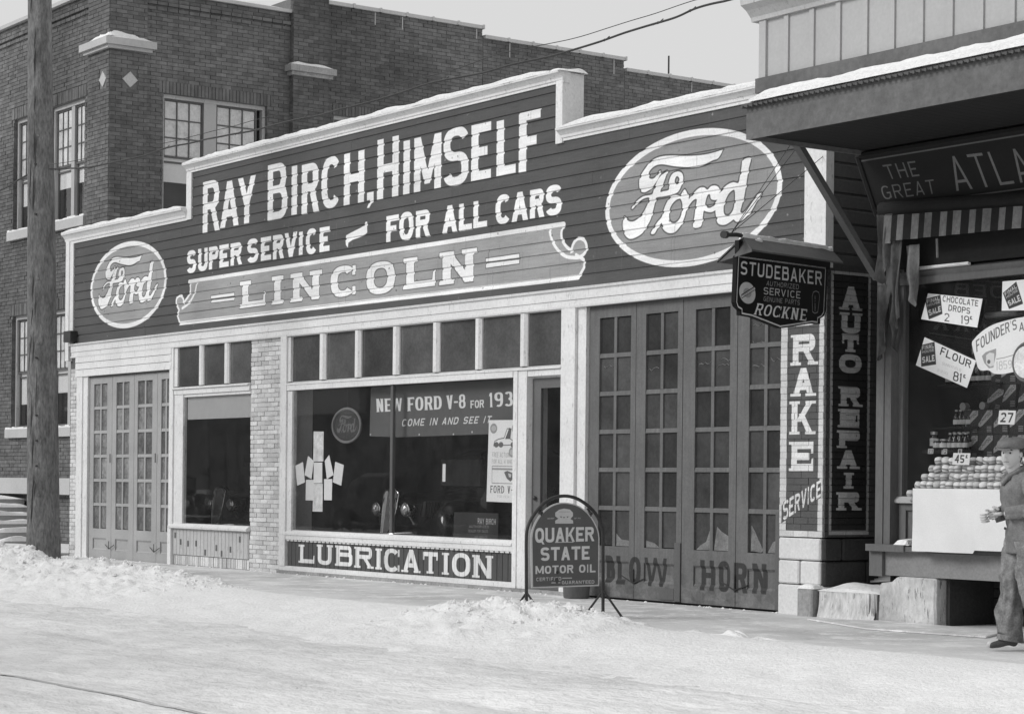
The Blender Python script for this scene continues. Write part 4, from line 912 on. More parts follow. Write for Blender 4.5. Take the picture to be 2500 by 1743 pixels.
# show window
mb = MB(); mb.box(7.47, 7.64, -.055, .05, .11, 3.425); mb.box(7.645, 7.775, -.03, .05, .49, 2.62); mb.build('window_post', M['trim'], G)
mb = MB(); mb.box(7.645, 13.19, -.05, .05, 2.625, 2.70); mb.sweep([(.05, 2.702), (-.06, 2.702), (-.06, 2.722), (.02, 2.75)], 7.645, 14.17); mb.box(7.645, 14.17, -.03, .05, 3.395, 3.428); mb.box(7.645, 7.72, -.03, .05, 2.752, 3.39); mb.build('transom_frame', M['trim'], G)
MX = [(8.52, 8.67), (9.46, 9.60), (10.42, 10.56), (11.38, 11.52), (12.34, 12.47), (13.30, 13.44)]
for a, b2 in MX:
    mb = MB(); mb.hexa([(a, -.01, 2.752), (a+.035, -.045, 2.752), (b2-.035, -.045, 2.752), (b2, -.01, 2.752), (b2, .03, 2.752), (a, .03, 2.752)], [(a, -.01, 3.393), (a+.035, -.045, 3.393), (b2-.035, -.045, 3.393), (b2, -.01, 3.393), (b2, .03, 3.393), (a, .03, 3.393)]); mb.build('mullion', M['trim'], G)
E_ = [7.72]+[v for p in MX for v in p]+[14.17]
for i in range(0, len(E_), 2):
    mb = MB(); mb.box(E_[i], E_[i+1], .012, .018, 2.752, 3.395); mb.build('pane', M['pane'], G)
mb = MB(); mb.box(10.37, 10.43, -.02, .025, .64, 2.623); mb.build('mullion', M['dark_trim'], G)
for a, b2 in ((7.775, 10.369), (10.431, 13.19)):
    mb = MB(); mb.box(a, b2, .0, .006, .63, 2.623); mb.build('pane', M['glass'], G)
mb = MB(); mb.sweep([(.05, .49), (-.045, .49), (-.045, .555), (-.06, .558), (-.06, .585), (-.01, .625), (.05, .63)], 7.47, 13.2); mb.build('window_sill', M['trim'], G)
mb = MB()
x = 7.66
while x < 13.16: mb.box(x, x+.075, -.035, .0, .468, .488); x += .11
mb.build('sill_dentils', M['trim'], G, kind='stuff')
beadboard(7.645, 13.18, .115, .468, M['lub'], .118)
mb = MB(); mb.box(7.47, 13.2, -.04, .012, .045, .112); mb.build('base_board', M['trim'], G)
mb = MB(); mb.box(7.42, 14.6, -.06, .05, -.02, .043); mb.build('plinth', M['concrete'], G)
# entry door, set back
mb = MB(); mb.box(13.205, 13.29, -.05, .05, .045, 2.70); mb.box(13.295, 13.47, -.04, .28, .045, 2.70); mb.build('door_post', M['trim'], G)
mb = MB(); mb.box(14.165, 14.435, -.05, .05, .0, 3.425); mb.box(14.44, 14.60, -.01, .05, 0.0, 3.42); mb.box(14.17, 14.26, .052, .3, .0, 2.70); mb.build('door_post', M['trim'], G)
mb = MB(); mb.box(13.47, 14.17, .06, .3, 2.60, 2.70); mb.box(13.47, 14.165, -.03, .055, 2.625, 2.698); mb.build('door_head', M['trim'], G)
t = MB(); t.box(13.475, 13.64, .05, .09, .05, 2.6); t.box(14.10, 14.16, .05, .09, .05, 2.6); t.box(13.64, 14.10, .05, .09, 2.48, 2.6); t.box(13.64, 14.10, .05, .09, .05, .55); lf = t.build('entry_door', M['door_r'], G, label='dark entry door with one tall glass')
mb = MB(); mb.box(13.64, 14.10, .065, .071, .55, 2.48); mb.build('pane', M['glass'], lf)
mb = MB(); mb.lathe((13.56, .03, 1.15), [(.0, -.03), (.025, -.02), (.03, 0), (.012, .01), (.012, .03)], 10, 'y'); mb.build('door_knob', M['iron'], lf)
mb = MB(); mb.box(13.47, 14.17, .0, .4, .0, .045); mb.build('door_step', M['concrete'], G)
# right folding doors
RX = [(14.612, 15.47, 14.80, 15.38), (15.478, 16.295, 15.65, 16.21), (16.305, 17.195, 16.51, 17.08), (17.205, 17.945, 17.39, 17.90)]
for i, (x0, x1, a, b2) in enumerate(RX):
    lf = door_leaf(x0, x1, .02, 3.395, a, b2, (6,), .61, 3.26, (.21, .44), M['door_r'], M['pane_r'], G, yd=.035, muntin=.05)
for bb in ((16.20, 16.30, .018, .034, .03, .68), (17.84, 17.95, .018, .034, .02, 1.05), (15.93, 16.19, .022, .034, .04, .17)):
    mb = MB(); mb.box(*bb); mb.build('patch_board', M['dark_trim'], G)
for x in (15.475, 17.2):
    mb = MB(); mb.tube([(x-.22, .03, .28), (x, .02, .20), (x+.2, .03, .26)], .007, 5); mb.tube([(x, .02, .20), (x, .025, .36)], .008, 5); mb.build('door_bolt', M['iron'], G)
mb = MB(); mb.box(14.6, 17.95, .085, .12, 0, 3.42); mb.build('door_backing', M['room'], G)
mb = MB(); mb.box(14.6, 17.97, -.01, .05, 3.397, 3.43); mb.build('door_head', M['dark_trim'], G)
# frost and old paper seen low behind the garage panes
def frostpoly(pts, m_=M['frost'], y=.0585):
    t = MB(); t.prism(Pl('y', 0), pts, y, y+.002); t.build('frost', m_, G)
for x0, x1, P_ in ((16.53, 16.76, [(0, 0), (1, 0), (1, .9), (.7, .35), (.3, .2)]), (16.82, 17.07, [(0, 0), (1, 0), (1, .6), (.5, .8), (.2, 1.)]), (17.42, 17.62, [(0, .05), (.8, 0), (.95, .1), (.3, .85), (.02, 1.1)]), (17.68, 17.88, [(0, 0), (1, 0), (1, .6), (.4, .45)]), (15.1, 15.37, [(0, 0), (1, 0), (1, .25), (.4, .3), (0, .6)]), (15.66, 15.9, [(0, 0), (1, 0), (.6, .2), (0, .3)])):
    frostpoly([(lerp(x0, x1, a), .615+.26*b2) for a, b2 in P_])
for x0, z_ in ((16.55, 2.66), (16.84, 2.62), (16.9, 2.68), (17.42, 3.05), (17.7, 3.08), (17.42, 2.85), (17.42, 2.6), (17.7, 2.66), (15.66, 2.62), (14.86, 2.7)):
    pts = [(x0+.2*k/6, .0575, z_+.05*noise.noise(Vector((x0*9+k*.6, z_*7, 0)))) for k in range(7)]; t = MB(); t.tube(pts, [.004+.004*abs(noise.noise(Vector((k*.9+x0, 2, 0)))) for k in range(7)], 4); t.build('frost', M['frost'], G)

# brick piers
for bb in ((6.51, 7.455, .010, .5, -.1, 3.42), (.115, .43, .010, .5, -.1, 3.2), (4.0, 6.5, .02, .1, -.1, .13)):
    mb = MB(); mb.box(*bb); mb.build('mortar_core', M['mortar'], G)
mb = MB(); mb.box(17.97, 18.60, -.039, -.005, .81, 3.6); mb.build('pier_core', M['brake'], G)
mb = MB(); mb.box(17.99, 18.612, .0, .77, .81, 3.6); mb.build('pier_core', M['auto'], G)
cells = courses(Pl('y', 0.0), 6.505, 7.46, -.02, 3.42, .068, .205, .010, dj=.009)
cells += courses(Pl('y', 0.0), .11, .435, -.02, 3.22, .068, .205, .010)
cells += courses(Pl('y', 0.01), 4.03, 6.49, .0, .155, .155, .07, .010)
CB = courses(Pl('y', -.045), 17.965, 18.605, .80, 3.5, .0675, .215, .005, dj=.004)
CA = courses(Pl('x', 18.62), -.03, .775, .80, 3.56, .0675, .215, .009, stretcher_phase=1, dj=.004)
lay_bricks(cells+CB+CA, lambda c: M['auto'] if c[0].ax == 'x' else (M['brake'] if c[1] > 17 else M['white_brick']), G, 300)
# block base of the right pier
for x0, x1, z0, z1 in ((17.975, 18.60, .565, .79), (17.975, 18.29, .315, .555), (18.30, 18.60, .315, .555), (17.97, 18.61, -.02, .305)):
    mb = MB(); mb.box(x0+.004, x1-.004, -.07, .2, z0, z1); mb.build('stone_block', M['stone_white'], G, bevel=.015)
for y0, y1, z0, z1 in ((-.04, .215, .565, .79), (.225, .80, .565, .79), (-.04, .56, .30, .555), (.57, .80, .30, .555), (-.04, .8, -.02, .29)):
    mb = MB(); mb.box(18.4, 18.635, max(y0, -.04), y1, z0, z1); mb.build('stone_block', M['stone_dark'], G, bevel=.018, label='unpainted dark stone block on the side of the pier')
# side wall above and behind the pier
zc2 = 3.57
while zc2 < 5.3:
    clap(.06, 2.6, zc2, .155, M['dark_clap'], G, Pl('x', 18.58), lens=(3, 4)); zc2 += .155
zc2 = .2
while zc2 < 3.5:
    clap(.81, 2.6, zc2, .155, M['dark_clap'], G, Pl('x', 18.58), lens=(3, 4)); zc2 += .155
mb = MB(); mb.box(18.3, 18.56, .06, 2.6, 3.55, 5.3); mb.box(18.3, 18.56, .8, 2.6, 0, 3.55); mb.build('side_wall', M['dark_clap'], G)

# ================================================================== the brick building beyond
B = empty('brick_building', (-5, 5, 0), 'tall dark brick building with corner pier and white diamonds behind the garage', 'building')
FY, SX = 1.42, -1.37; PF, PS = Pl('y', FY), Pl('x', SX); CF, CS = Pl('y', 1.3), Pl('x', -1.25)
def wallfill(mb, pl, u0, u1, z0, z1, holes, d0, d1):
    us = sorted({u0, u1}|{min(max(v, u0), u1) for h in holes for v in h[:2]}); zs_ = sorted({z0, z1}|{min(max(v, z0), z1) for h in holes for v in h[2:4]})
    for a, b2 in zip(us, us[1:]):
        for c, e in zip(zs_, zs_[1:]):
            um, zm = (a+b2)/2, (c+e)/2
            if not any(h[0] < um < h[1] and h[2] < zm < h[3] for h in holes): mb.pb(pl, a, b2, c, e, d0, d1)
FW = [(-4.14, -2.55, 6.22, 8.46, [(-4.08, -3.34), (-3.2, -2.61)], 7.25), (-5.9, -5.02, 6.22, 8.46, [(-5.84, -5.08)], 7.25), (-4.14, -2.55, 2.3, 4.55, [(-4.08, -3.4), (-3.26, -2.61)], 3.38), (-5.9, -5.02, 2.3, 4.55, [(-5.84, -5.08)], 3.38), (-8.2, -7.0, 2.3, 4.55, [(-8.14, -7.06)], 3.38), (-8.2, -7.0, 6.22, 8.46, [(-8.14, -7.06)], 7.25)]
SW = [(2.44, 4.63, 6.2, 8.47, [(2.5, 3.33), (3.59, 4.47)], 7.28), (6.1, 8.3, 6.2, 8.47, [(6.16, 7.0), (7.26, 8.24)], 7.28), (10.2, 12.4, 6.2, 8.3, [(10.26, 11.2), (11.4, 12.34)], 7.28)]
mb = MB(); wallfill(mb, PF, -14, SX-.1, 0, 10.25, FW, .012, .55); wallfill(mb, PS, FY+.62, 17, 0, 10.25, SW, .012, .55); mb.box(-14, -2.2, 2.2, 17, 10.0, 10.2); mb.box(-14, -1.384, 5.13, 9.6, 10.25, 10.6); mb.box(-2.17, -1.262, 1.312, 2.045, 0, 12); mb.box(-1.5, -1.262, 5.125, 5.905, 0, 12.); mb.box(-14, -1.384, 9.6, 13.3, 10.25, 10.42); mb.build('wall_core', M['brick_mortar'], B)
def sashwin(pl, u0, u1, z0, z1, sashes, zmid, parent, blind_lo=.5, dd=.14, holes=None):
    """frame with sashes; glass in the sashes and a blind behind"""
    t = MB(); t.pb(pl, u0, u0+.06, z0, z1, dd-.06, dd+.06); t.pb(pl, u1-.06, u1, z0, z1, dd-.06, dd+.06); t.pb(pl, u0+.06, u1-.06, z1-.07, z1, dd-.06, dd+.06); t.pb(pl, u0+.06, u1-.06, z0, z0+.05, dd-.06, dd+.06)
    win = t.build('window', M['trim_grey'], parent)
    for i in range(len(sashes)-1):
        t = MB(); t.pb(pl, sashes[i][1], sashes[i+1][0], z0+.05, z1-.07, dd-.05, dd+.04); t.build('mullion', M['panel_light'], win)
    for a, b2 in sashes:
        for (k0, k1, nr, nc) in ((zmid+.03, z1-.07, 3, 3), (z0+.05, zmid-.03, 1, 1)):
            o_ = .0 if nr == 3 else .035; fr = .035; t = MB()
            t.pb(pl, a, a+fr, k0, k1, dd-.02+o_, dd+.02+o_); t.pb(pl, b2-fr, b2, k0, k1, dd-.02+o_, dd+.02+o_); t.pb(pl, a+fr, b2-fr, k0, k0+fr, dd-.02+o_, dd+.02+o_); t.pb(pl, a+fr, b2-fr, k1-fr, k1, dd-.02+o_, dd+.02+o_)
            W_, H_ = (b2-a-2*fr)/nc, (k1-k0-2*fr)/nr
            for i in range(1, nc): t.pb(pl, a+fr+i*W_-.012, a+fr+i*W_+.012, k0+fr, k1-fr, dd-.015+o_, dd+.015+o_)
            for j in range(1, nr): t.pb(pl, a+fr, b2-fr, k0+fr+j*H_-.012, k0+fr+j*H_+.012, dd-.010+o_, dd+.012+o_)
            t.build('sash', M['dark_trim'], win)
            for i in range(nc):
                for j in range(nr):
                    t = MB(); t.pb(pl, a+fr+i*W_+.013, a+fr+(i+1)*W_-.013, k0+fr+j*H_+.013, k0+fr+(j+1)*H_-.013, dd+.0+o_, dd+.004+o_); t.build('pane', M['up_glass'] if nr == 3 else M['glass'], win)
        t = MB(); bl = z0+.05+(zmid-z0)*(1-blind_lo)*random.uniform(.85, 1.15); t.pb(pl, a+.02, b2-.02, bl, z1-.1, dd+.042, dd+.047); t.build('blind', M['blind'], win)
    t = MB(); t.pb(pl, u0+.05, u1-.05, z0, z1, dd+.3, dd+.32); t.build('window_backing', M['room'], win)
    return win
M['up_glass'] = glassmat('upper_glass', .95, .45, .8)  # heavy pale film paints the sky's reflection into the upper panes
def sill(pl, u0, u1, z0, z1, parent, snow=.03):
    t = MB(); t.pb(pl, u0, u1, z0, z1, -.08, .1); t.build('window_sill', M['limestone'], parent)
    t = MB(); n = 10
    for i in range(n):
        a, b2 = lerp(u0, u1, i/n), lerp(u0, u1, (i+1)/n); h = snow*random.uniform(.5, 1.6); t.pb(pl, a, b2, z1+.001, z1+h, -.07, .09)
    t.build('snow_cap', M['snow_lump'], parent)
for w_ in FW: sashwin(PF, w_[0], w_[1], w_[2], w_[3], w_[4], w_[5], B, blind_lo=random.choice((.35, .6))); sill(PF, w_[0]-.13, w_[1]+.13, w_[2]-.17, w_[2]-.0, B)
for w_ in SW: sashwin(PS, w_[0], w_[1], w_[2], w_[3], w_[4], w_[5], B, blind_lo=.38); sill(PS, w_[0]-.1, w_[1]+.1, w_[2]-.17, w_[2], B)
HF = [(w_[0], w_[1], w_[2]-.17, w_[3]) for w_ in FW]+[(-14, 0, 1.03, 1.34)]; HS = [(w_[0], w_[1], w_[2]-.17, w_[3]) for w_ in SW]
SOL = [(w_[0]-.1, w_[1]+.1, w_[3], w_[3]+.23) for w_ in FW]; SOS = [(w_[0]-.1, w_[1]+.1, w_[3], w_[3]+.23) for w_ in SW]
bc = courses(PF, -13.95, -2.18, 0, 10.32, .0735, .225, .009, HF+SOL, dj=.008)
bc += courses(PS, 2.06, 5.11, 4.6, 10.3, .0735, .225, .009, HS+SOS, dj=.008)+courses(PS, 5.92, 9.62, 4.6, 10.6, .0735, .225, .009, HS+SOS, dj=.008)+courses(PS, 9.64, 13.34, 4.6, 10.42, .0735, .225, .009, HS+SOS, dj=.008)+courses(PS, 13.36, 17, 4.6, 10.2, .0735, .225, .009, dj=.008)
bc += courses(CF, -2.18, -1.26, 0, 9.18, .0735, .225, .009, [(-14, 0, 1.03, 1.34), (-1.68, -1.38, 8.47, 8.76)], dj=.005)+courses(CS, 1.31, 2.05, 0, 9.18, .0735, .225, .009, [(1.56, 1.86, 8.47, 8.76)], 1, dj=.005)
bc += courses(CF, -2.18, -1.26, 9.36, 12, .0735, .225, .009)+courses(CS, 1.31, 2.05, 9.36, 12, .0735, .225, .009, (), 1)
bc += courses(CS, 5.12, 5.91, 4.6, 9.12, .0735, .225, .009)+courses(CS, 5.12, 5.91, 9.32, 12, .0735, .225, .009)+courses(Pl('y', 5.12), -1.38, -1.26, 4.6, 12, .0735, .12, .012)
for pl, Hs in ((PF, SOL), (PS, SOS)):        # soldier courses over the windows
    for h in Hs:
        u = h[0]
        while u < h[1]-.02: bc.append((pl, u+.006, min(u+.0735, h[1])-.006, h[2]+.006, h[3]-.006, random.uniform(-.012, 0))); u += .0735
for pl, u0, u1 in ((PF, -13.95, -2.18), (PS, 2.06, 5.11)):      # corbelled string below the parapet
    for z_ in (9.98, 10.08):
        u = u0
        while u < u1: bc.append((pl, u+.005, min(u+.215, u1)-.005, z_, z_+.06, -.03-.02*(z_ > 10))); u += .22
lay_bricks(bc, lambda c: M['brick'], B, 300, depth=.075)
t = MB(); t.box(-14, -1.24, 1.24, 1.5, 1.03, 1.34); t.box(-1.5, -1.2, 1.24, 5, 1.03, 1.34); t.build('stone_band', M['limestone'], B)
for P_ in ([(-1.68, 8.615), (-1.53, 8.47), (-1.38, 8.615), (-1.53, 8.76)],):
    t = MB(); t.prism(CF, P_, -.008, .05); t.build('stone_diamond', M['limestone'], B)
t = MB(); t.prism(CS, [(1.555, 8.615), (1.71, 8.47), (1.86, 8.615), (1.71, 8.76)], -.008, .05); t.build('stone_diamond', M['limestone'], B)
t = MB(); t.box(-2.3, -1.12, 1.17, 2.18, 9.2, 9.33); t.box(-2.24, -1.18, 1.23, 2.12, 9.14, 9.198); t.build('pier_cap', M['limestone'], B)
t = MB(); t.box(-1.6, -1.12, 5.0, 6.02, 9.18, 9.3); t.box(-1.6, -1.18, 5.05, 5.97, 9.11, 9.178); t.build('pier_cap', M['concrete'], B)
def heap(x0, x1, y0, y1, z, h, parent, name='snow_cap', nx=10, ny=10, sd_=0, **k):
    def f(u, v):
        e = min(1, min(u, 1-u)*5, 1)*.6+.4; e *= min(1, min(v, 1-v)*5)*.6+.4
        d = 0 if (u in (0, 1) or v in (0, 1)) else 1
        x, y = lerp(x0, x1, u), lerp(y0, y1, v); return (x, y, z-.005+d*h*e*(1+.8*noise.noise(Vector((x*2.5+sd_, y*2.5, 1)))))
    t = MB(); t.grid(f, nx, ny); return t.build(name, M['snow_lump'], parent, smooth=False, fix=False, **k)
heap(13.98, 14.19, -.14, .30, 6.238, .06, G, nx=6, ny=14)
heap(-2.28, -1.14, 1.19, 2.16, 9.33, .11, B, sd_=3); heap(-1.75, -1.2, 1.25, 1.9, 9.37, .13, B, sd_=8); heap(-1.6, -1.14, 5.02, 6.0, 9.3, .08, B)
t = MB(); t.box(-14, -2.2, 1.33, 1.7, 10.33, 10.40); t.box(-1.6, -1.3, 2.05, 5.12, 10.31, 10.37); t.build('coping', M['limestone'], B)
u = 5.92
for y0, y1, z_ in ((5.92, 9.66, 10.6), (9.66, 13.38, 10.42), (13.38, 17.0, 10.2)):
    y = y0
    while y < y1-.05:
        t = MB(); e = min(y+.62, y1); t.box(-1.7, -1.31, y+.004, e-.004, z_, z_+.07); t.box(-1.72, -1.295, e-.05, e-.004, z_+.0, z_+.085); t.build('coping_tile', M['limestone'], B)
        y = e
    heap(-1.72, -1.32, y0+.02, y1-.02, z_+.07, .035, B, nx=3, ny=40)
heap(-1.6, -1.3, 2.1, 5.1, 10.37, .05, B, nx=3, ny=24)
for y, z_ in ((7.02, 10.6), (7.66, 10.6), (9.46, 10.6), (10.3, 10.42), (13.05, 10.42), (15.24, 10.2)):
    t = MB(); t.pb(PS, y, y+.018, z_-.27*random.uniform(.7, 1.2), z_-.01, -.014, 0); t.build('lime_streak', M['limestone'], B)
mb = MB(); mb.tube([(-2., 15.12, 10.2), (-2., 15.12, 10.85)], .02, 6); mb.build('vent_rod', M['iron'], B)
# entrance steps heaped with snow
t = MB(); x0 = FP(62, 1325, .7)[0]; K = 6
for i in range(K): t.box(x0-.32*(i+1)-(0 if i < K-1 else 1.6), x0-.32*i, .25, 1.35, 0, .155*(i+1))
ST = t.build('stone_steps', M['limestone'], cat='steps', label='snow covered stone steps against the brick wall at the left edge', loc=(x0-1, .8, 0))
for i in range(K): heap(x0-.32*(i+1)-(0 if i < K-1 else 1.6), x0-.32*i+.03, .2, 1.34, .155*(i+1), .07, ST, sd_=i*4, nx=6)

# buildings across the street (seen only in the shop glass)
O = empty('street_row', (-25, -24, 0), 'dark brick building across the street mirrored in the shop glass', 'building')
mb = MB(); mb.box(-75, 16, -32, -19.5, -.2, 7.6); mb.box(-75, 16, -19.7, -19.3, 7.5, 7.8); mb.build('wall', M['brick'], O)
for i in range(14):
    x = -70+i*6.1
    for z0 in (1.0, 4.4):
        t = MB(); t.box(x, x+1.6, -19.55, -19.48, z0, z0+2.1); t.build('window', M['pane'], O)
        t = MB(); t.box(x-.1, x+1.7, -19.6, -19.35, z0-.15, z0); t.build('snowy_sill', M['snow'], O)
t = MB(); t.box(-26, -21.4, -19.4, -19.15, 3.45, 4.25); t.build('reflection_panel', M['panel_light'], O)  # unseen pale panel added to reflect as a light area in the show window
for xx in (-30, -17, -6):
    t = MB(); t.box(xx, xx+3.5, -19.4, -19.25, .8, 2.9); t.build('shop_window', M['pane'], O)
t = MB(); t.box(-75, 16, -19.6, -19.2, 7.8, 7.9); t.build('snow_cap', M['snow'], O)

# ================================================================== utility pole and wires
pb_ = Vector(GP(105, 1382, 0)[:2]+(0,)) if False else None
bx = FP(107, 1378, -3.25)[0]; tx = FP(97, 0, -3.25)[0]; tz = FP(97, 0, -3.25)[1]
n = 40; pts = []; rs = []
for i in range(n+1):
    u = i/n; z_ = -.3+(tz+2.3)*u; q_ = z_/tz; pts.append((lerp(bx, tx, q_), -3.25, z_)); rs.append((.236 if z_ < .5 else lerp(.232, .165, min(1, q_)))*(1+.025*noise.noise(Vector((z_*2, 0, 0)))))
UP = empty('utility_pole', (bx, -3.25, 0), 'thick dark weathered wooden utility pole rising out of the snowbank at left', 'utility pole')
mb = MB(); mb.tube(pts, rs, 20); mb.build('pole_shaft', M['pole'], UP, smooth=True)
for z_, a in ((1.9, 0), (3.2, .6), (4.1, -.4), (6.1, .3), (1.1, -.7), (2.6, .9)):
    d = Vector((.6*cos(a)+.5, -.8, 0)).normalized(); c = Vector((lerp(bx, tx, z_/tz), -3.25, z_)); r_ = lerp(.23, .165, z_/tz)
    mb = MB(); mb.tube([c+d*(r_-.02), c+d*(r_+.012)], [.03, .018], 8); mb.build('knot', M['pole'], UP)
for k_ in range(26):
    z_ = random.uniform(.3, 8.5); a = random.uniform(-1.2, 1.2); d = Vector((.8*cos(a)-.2, -.8+.5*sin(a), 0)).normalized(); c = Vector((lerp(bx, tx, z_/tz), -3.25, z_)); r_ = lerp(.234, .165, z_/tz)*.985
    sd2 = d.cross(Vector((0, 0, 1))); L_ = random.uniform(.15, .7); mb = MB(); q_ = [c+d*r_+sd2*.006*sin(i*1.3)+Vector((0, 0, L_*i/5)) for i in range(6)]; mb.tube(q_, [.001, .004, .006, .006, .004, .001], 4); mb.build('drying_crack', M['iron'], UP)
for z_ in (1.5, 1.85, 2.2, 3.0, 5.0, 5.7):
    d = Vector((.7, -.7, 0)); c = Vector((lerp(bx, tx, z_/tz), -3.25, z_)); r_ = lerp(.232, .165, z_/tz); mb = MB(); mb.tube([c+d*r_*.9, c+d*(r_+.03)], [.012, .016], 6); mb.build('spike', M['iron'], UP)
def wire(name, px, y, r, label, ext=0, wob=.02, par=None, wraps=True):
    P_ = []
    for p in px: a = FP(*p, y); P_.append((a[0], y, a[1]))
    P_ = sorted(P_); Q_ = []
    P_ = smooth_([(p[0], p[2]) for p in P_], 8, False); Q_ = [(x, y+wob*sin(x*4.2), z_+wob*.6*noise.noise(Vector((x*1.6, 0, 0)))) for x, z_ in P_]
    if ext: x, yy, z_ = Q_[-1]; Q_ += [(x+4, y, z_-.02), (x+9, y, z_+.05)]
    k = empty(name, Q_[len(Q_)//2], label, 'cable', 'cables strung along the street'); mb = MB(); mb.tube(Q_, r, 6); mb.build('cable', M['iron'], k, smooth=True)
    if wraps:
        for i in range(4, len(Q_)-4, 9):
            x, yy, z_ = Q_[i]; t = MB(); t.tube([(x-.05, yy-.02, z_-.016), (x-.02, yy+.02, z_+.016), (x+.02, yy-.02, z_-.016), (x+.05, yy+.02, z_+.03)], .005, 4); t.build('wire_tie', M['iron'], k)
    return k
wire('power_cable', [(118, 412), (180, 412), (290, 395), (450, 352), (600, 322), (740, 290), (900, 250), (1050, 205), (1200, 172), (1415, 118), (1530, 80), (1640, 45), (1700, 22), (1770, 5)], -3.25, .0105, 'thick lashed cable running from the pole up past the roof sign', 1)
wire('power_cable', [(120, 404), (400, 350), (640, 290), (790, 262), (940, 215), (1090, 175), (1250, 125), (1400, 95), (1560, 45), (1700, 2)], -3.5, .004, 'thin slack wire just above the thick lashed cable', 1, wob=.015, wraps=False)
wire('power_cable', [(-120, 520), (-40, 480), (20, 455), (62, 432), (85, 415)], -3.25, .013, 'short cable leaving the pole towards the left edge', 0, wraps=True)

# ================================================================== curb sign
gz = 0.
Q = empty('curb_sign', (QX, (qu0+qu1)/2, 0), 'arched motor oil sign in a tube stand on the snowy kerb', 'sign')
PX = Pl('x', QX)
t = MB(); m_ = imgmat('curb_sign_face', IM_QUAK, 'y', qu0, qu1, qv0, qv1, var=.1, fvar=.08, s=4, fine=90., rough=.4, bump=.05, peel=.2, peelv=.05)
P_ = [(a, b2) for a, b2 in PLATE]; t.prism(PX, P_, -.008, .008); t.build('sign_plate', m_, Q)
tb = [fq(*p) for p in [(360, 1300), (358, 900), (358, 560), (375, 440), (430, 330), (520, 220), (620, 153), (745, 128), (865, 150), (975, 215), (1065, 305), (1122, 415), (1145, 520), (1146, 700), (1147, 1000), (1146, 1372)]]
tb[0] = (tb[0][0], -.02); arc_ = smooth_(tb, 4, False)
t = MB(); t.tube([PX.p(a, z_) for a, z_ in arc_], .017, 10); t.build('tube_frame', M['iron'], Q, smooth=True)
for a in (tb[0][0], tb[-1][0]):
    t = MB()
    for dx, dy in ((.30, .02), (-.30, .0)): t.tube([(QX, a, .27), (QX+dx, a+dy, .0)], [.011, .013], 6)
    t.build('strut_leg', M['iron'], Q)
for x, y in ((500, 300), (1010, 310)):
    a, z_ = fq(x, y); t = MB(); t.tube([(QX, a-.03, z_+.05), (QX, a, z_+.02), (QX, a+.01, z_-.03)], .012, 6); t.tube([(QX-.02, a, z_-.0), (QX+.03, a, z_-.0)], .016, 8); t.build('hanger', M['iron'], Q)

# ================================================================== hanging sign under its little roof
Hs = empty('hanging_sign', tuple(HR), 'black service sign shaped like a shield hanging under a little snowy tin roof', 'sign')
def hp(u, z_, d=0.): v = HR+HD*u-HN*d; return (v.x, v.y, z_)
m_ = imgmat('hanging_sign_face', IM_HANG, 'uv', var=.1, fvar=.08, s=4., rough=.6, spec=.1, bump=.05, peel=.12, peelv=.05)
if HN.dot(CAM-HR) < 0: HN = -HN
t = MB(); uvs = [((a-hu0)/(hu1-hu0), (b2-hv0)/(hv1-hv0)) for a, b2 in OUTL]; t.quv([hp(a, b2, -.02) for a, b2 in OUTL], [hp(a, b2, .02) for a, b2 in OUTL], uvs); t.build('sign_board', m_, Hs, fix=False)
fh = lambda x, y: HP(*zs(x, y))
# roof: ridge along the board, one slope to each side, open gable ends
def hq(x, y, o): return Vector(hit(*zs(x, y), HR+HN*o, HN))
ul, ur = fh(480, 340)[0]-.02, fh(1720, 500)[0]+.05
RL, RR = hq(600, 90, 0), hq(1762, 262, 0); NL, NR = hq(722, 262, .27), hq(1915, 432, .27); FL = hq(262, 410, -.27); FR_ = FL+(RR-RL)
zr0, zr1 = RL.z, RR.z
dn = Vector((0, 0, .016))
t = MB(); t.hexa([RL, RR, NR, NL], [p-dn for p in (RL, RR, NR, NL)]); t.build('roof_slope', M['tin'], Hs)
t = MB(); t.hexa([RL, FL, FR_, RR], [p-dn for p in (RL, FL, FR_, RR)]); t.build('roof_slope', M['tin'], Hs)
ins = HD*.02; t = MB(); t.hexa([RL+ins-dn, NL+ins-dn, FL+ins-dn], [RL+ins*1.6-dn, NL+ins*1.6-dn, FL+ins*1.6-dn]); t.build('gable_end', M['tin'], Hs)
bt0, bt1 = fh(515, 345)[1], fh(1690, 500)[1]
t = MB(); t.hexa([hp(ul+.1, zr0-.05, -.02), hp(ur-.02, zr1-.05, -.02), hp(ur-.06, bt1-.02, -.02), hp(ul+.1, bt0-.02, -.02)], [hp(ul+.1, zr0-.05, .02), hp(ur-.02, zr1-.05, .02), hp(ur-.06, bt1-.02, .02), hp(ul+.1, bt0-.02, .02)]); t.build('hanger_beam', M['soffit'], Hs)
t = MB(); n = 24; dr = (NL-RL).normalized()
for i in range(n):
    A0_, A1_ = RL.lerp(RR, i/n), RL.lerp(RR, (i+1)/n)
    def sz(k): return .055+.03*noise.noise(Vector((k*.45, 5, 3)))+(.035 if k > 22 else 0), .032+.02*noise.noise(Vector((k*.5, 0, 3)))
    (w0, h0), (w1, h1) = sz(i), sz(i+1); Z_ = Vector((0, 0, 1)); fr2 = (FL-RL).normalized()
    a = [A0_+dr*w0+Z_*.002, A1_+dr*w1+Z_*.002, A1_+Z_*h1+dr*w1*.5, A0_+Z_*h0+dr*w0*.5]; b2 = [A0_+fr2*w0+Z_*.002, A1_+fr2*w1+Z_*.002, A1_+Z_*h1, A0_+Z_*h0]
    t.hexa(a, b2)
t.build('snow_cap', M['snow_lump'], Hs)
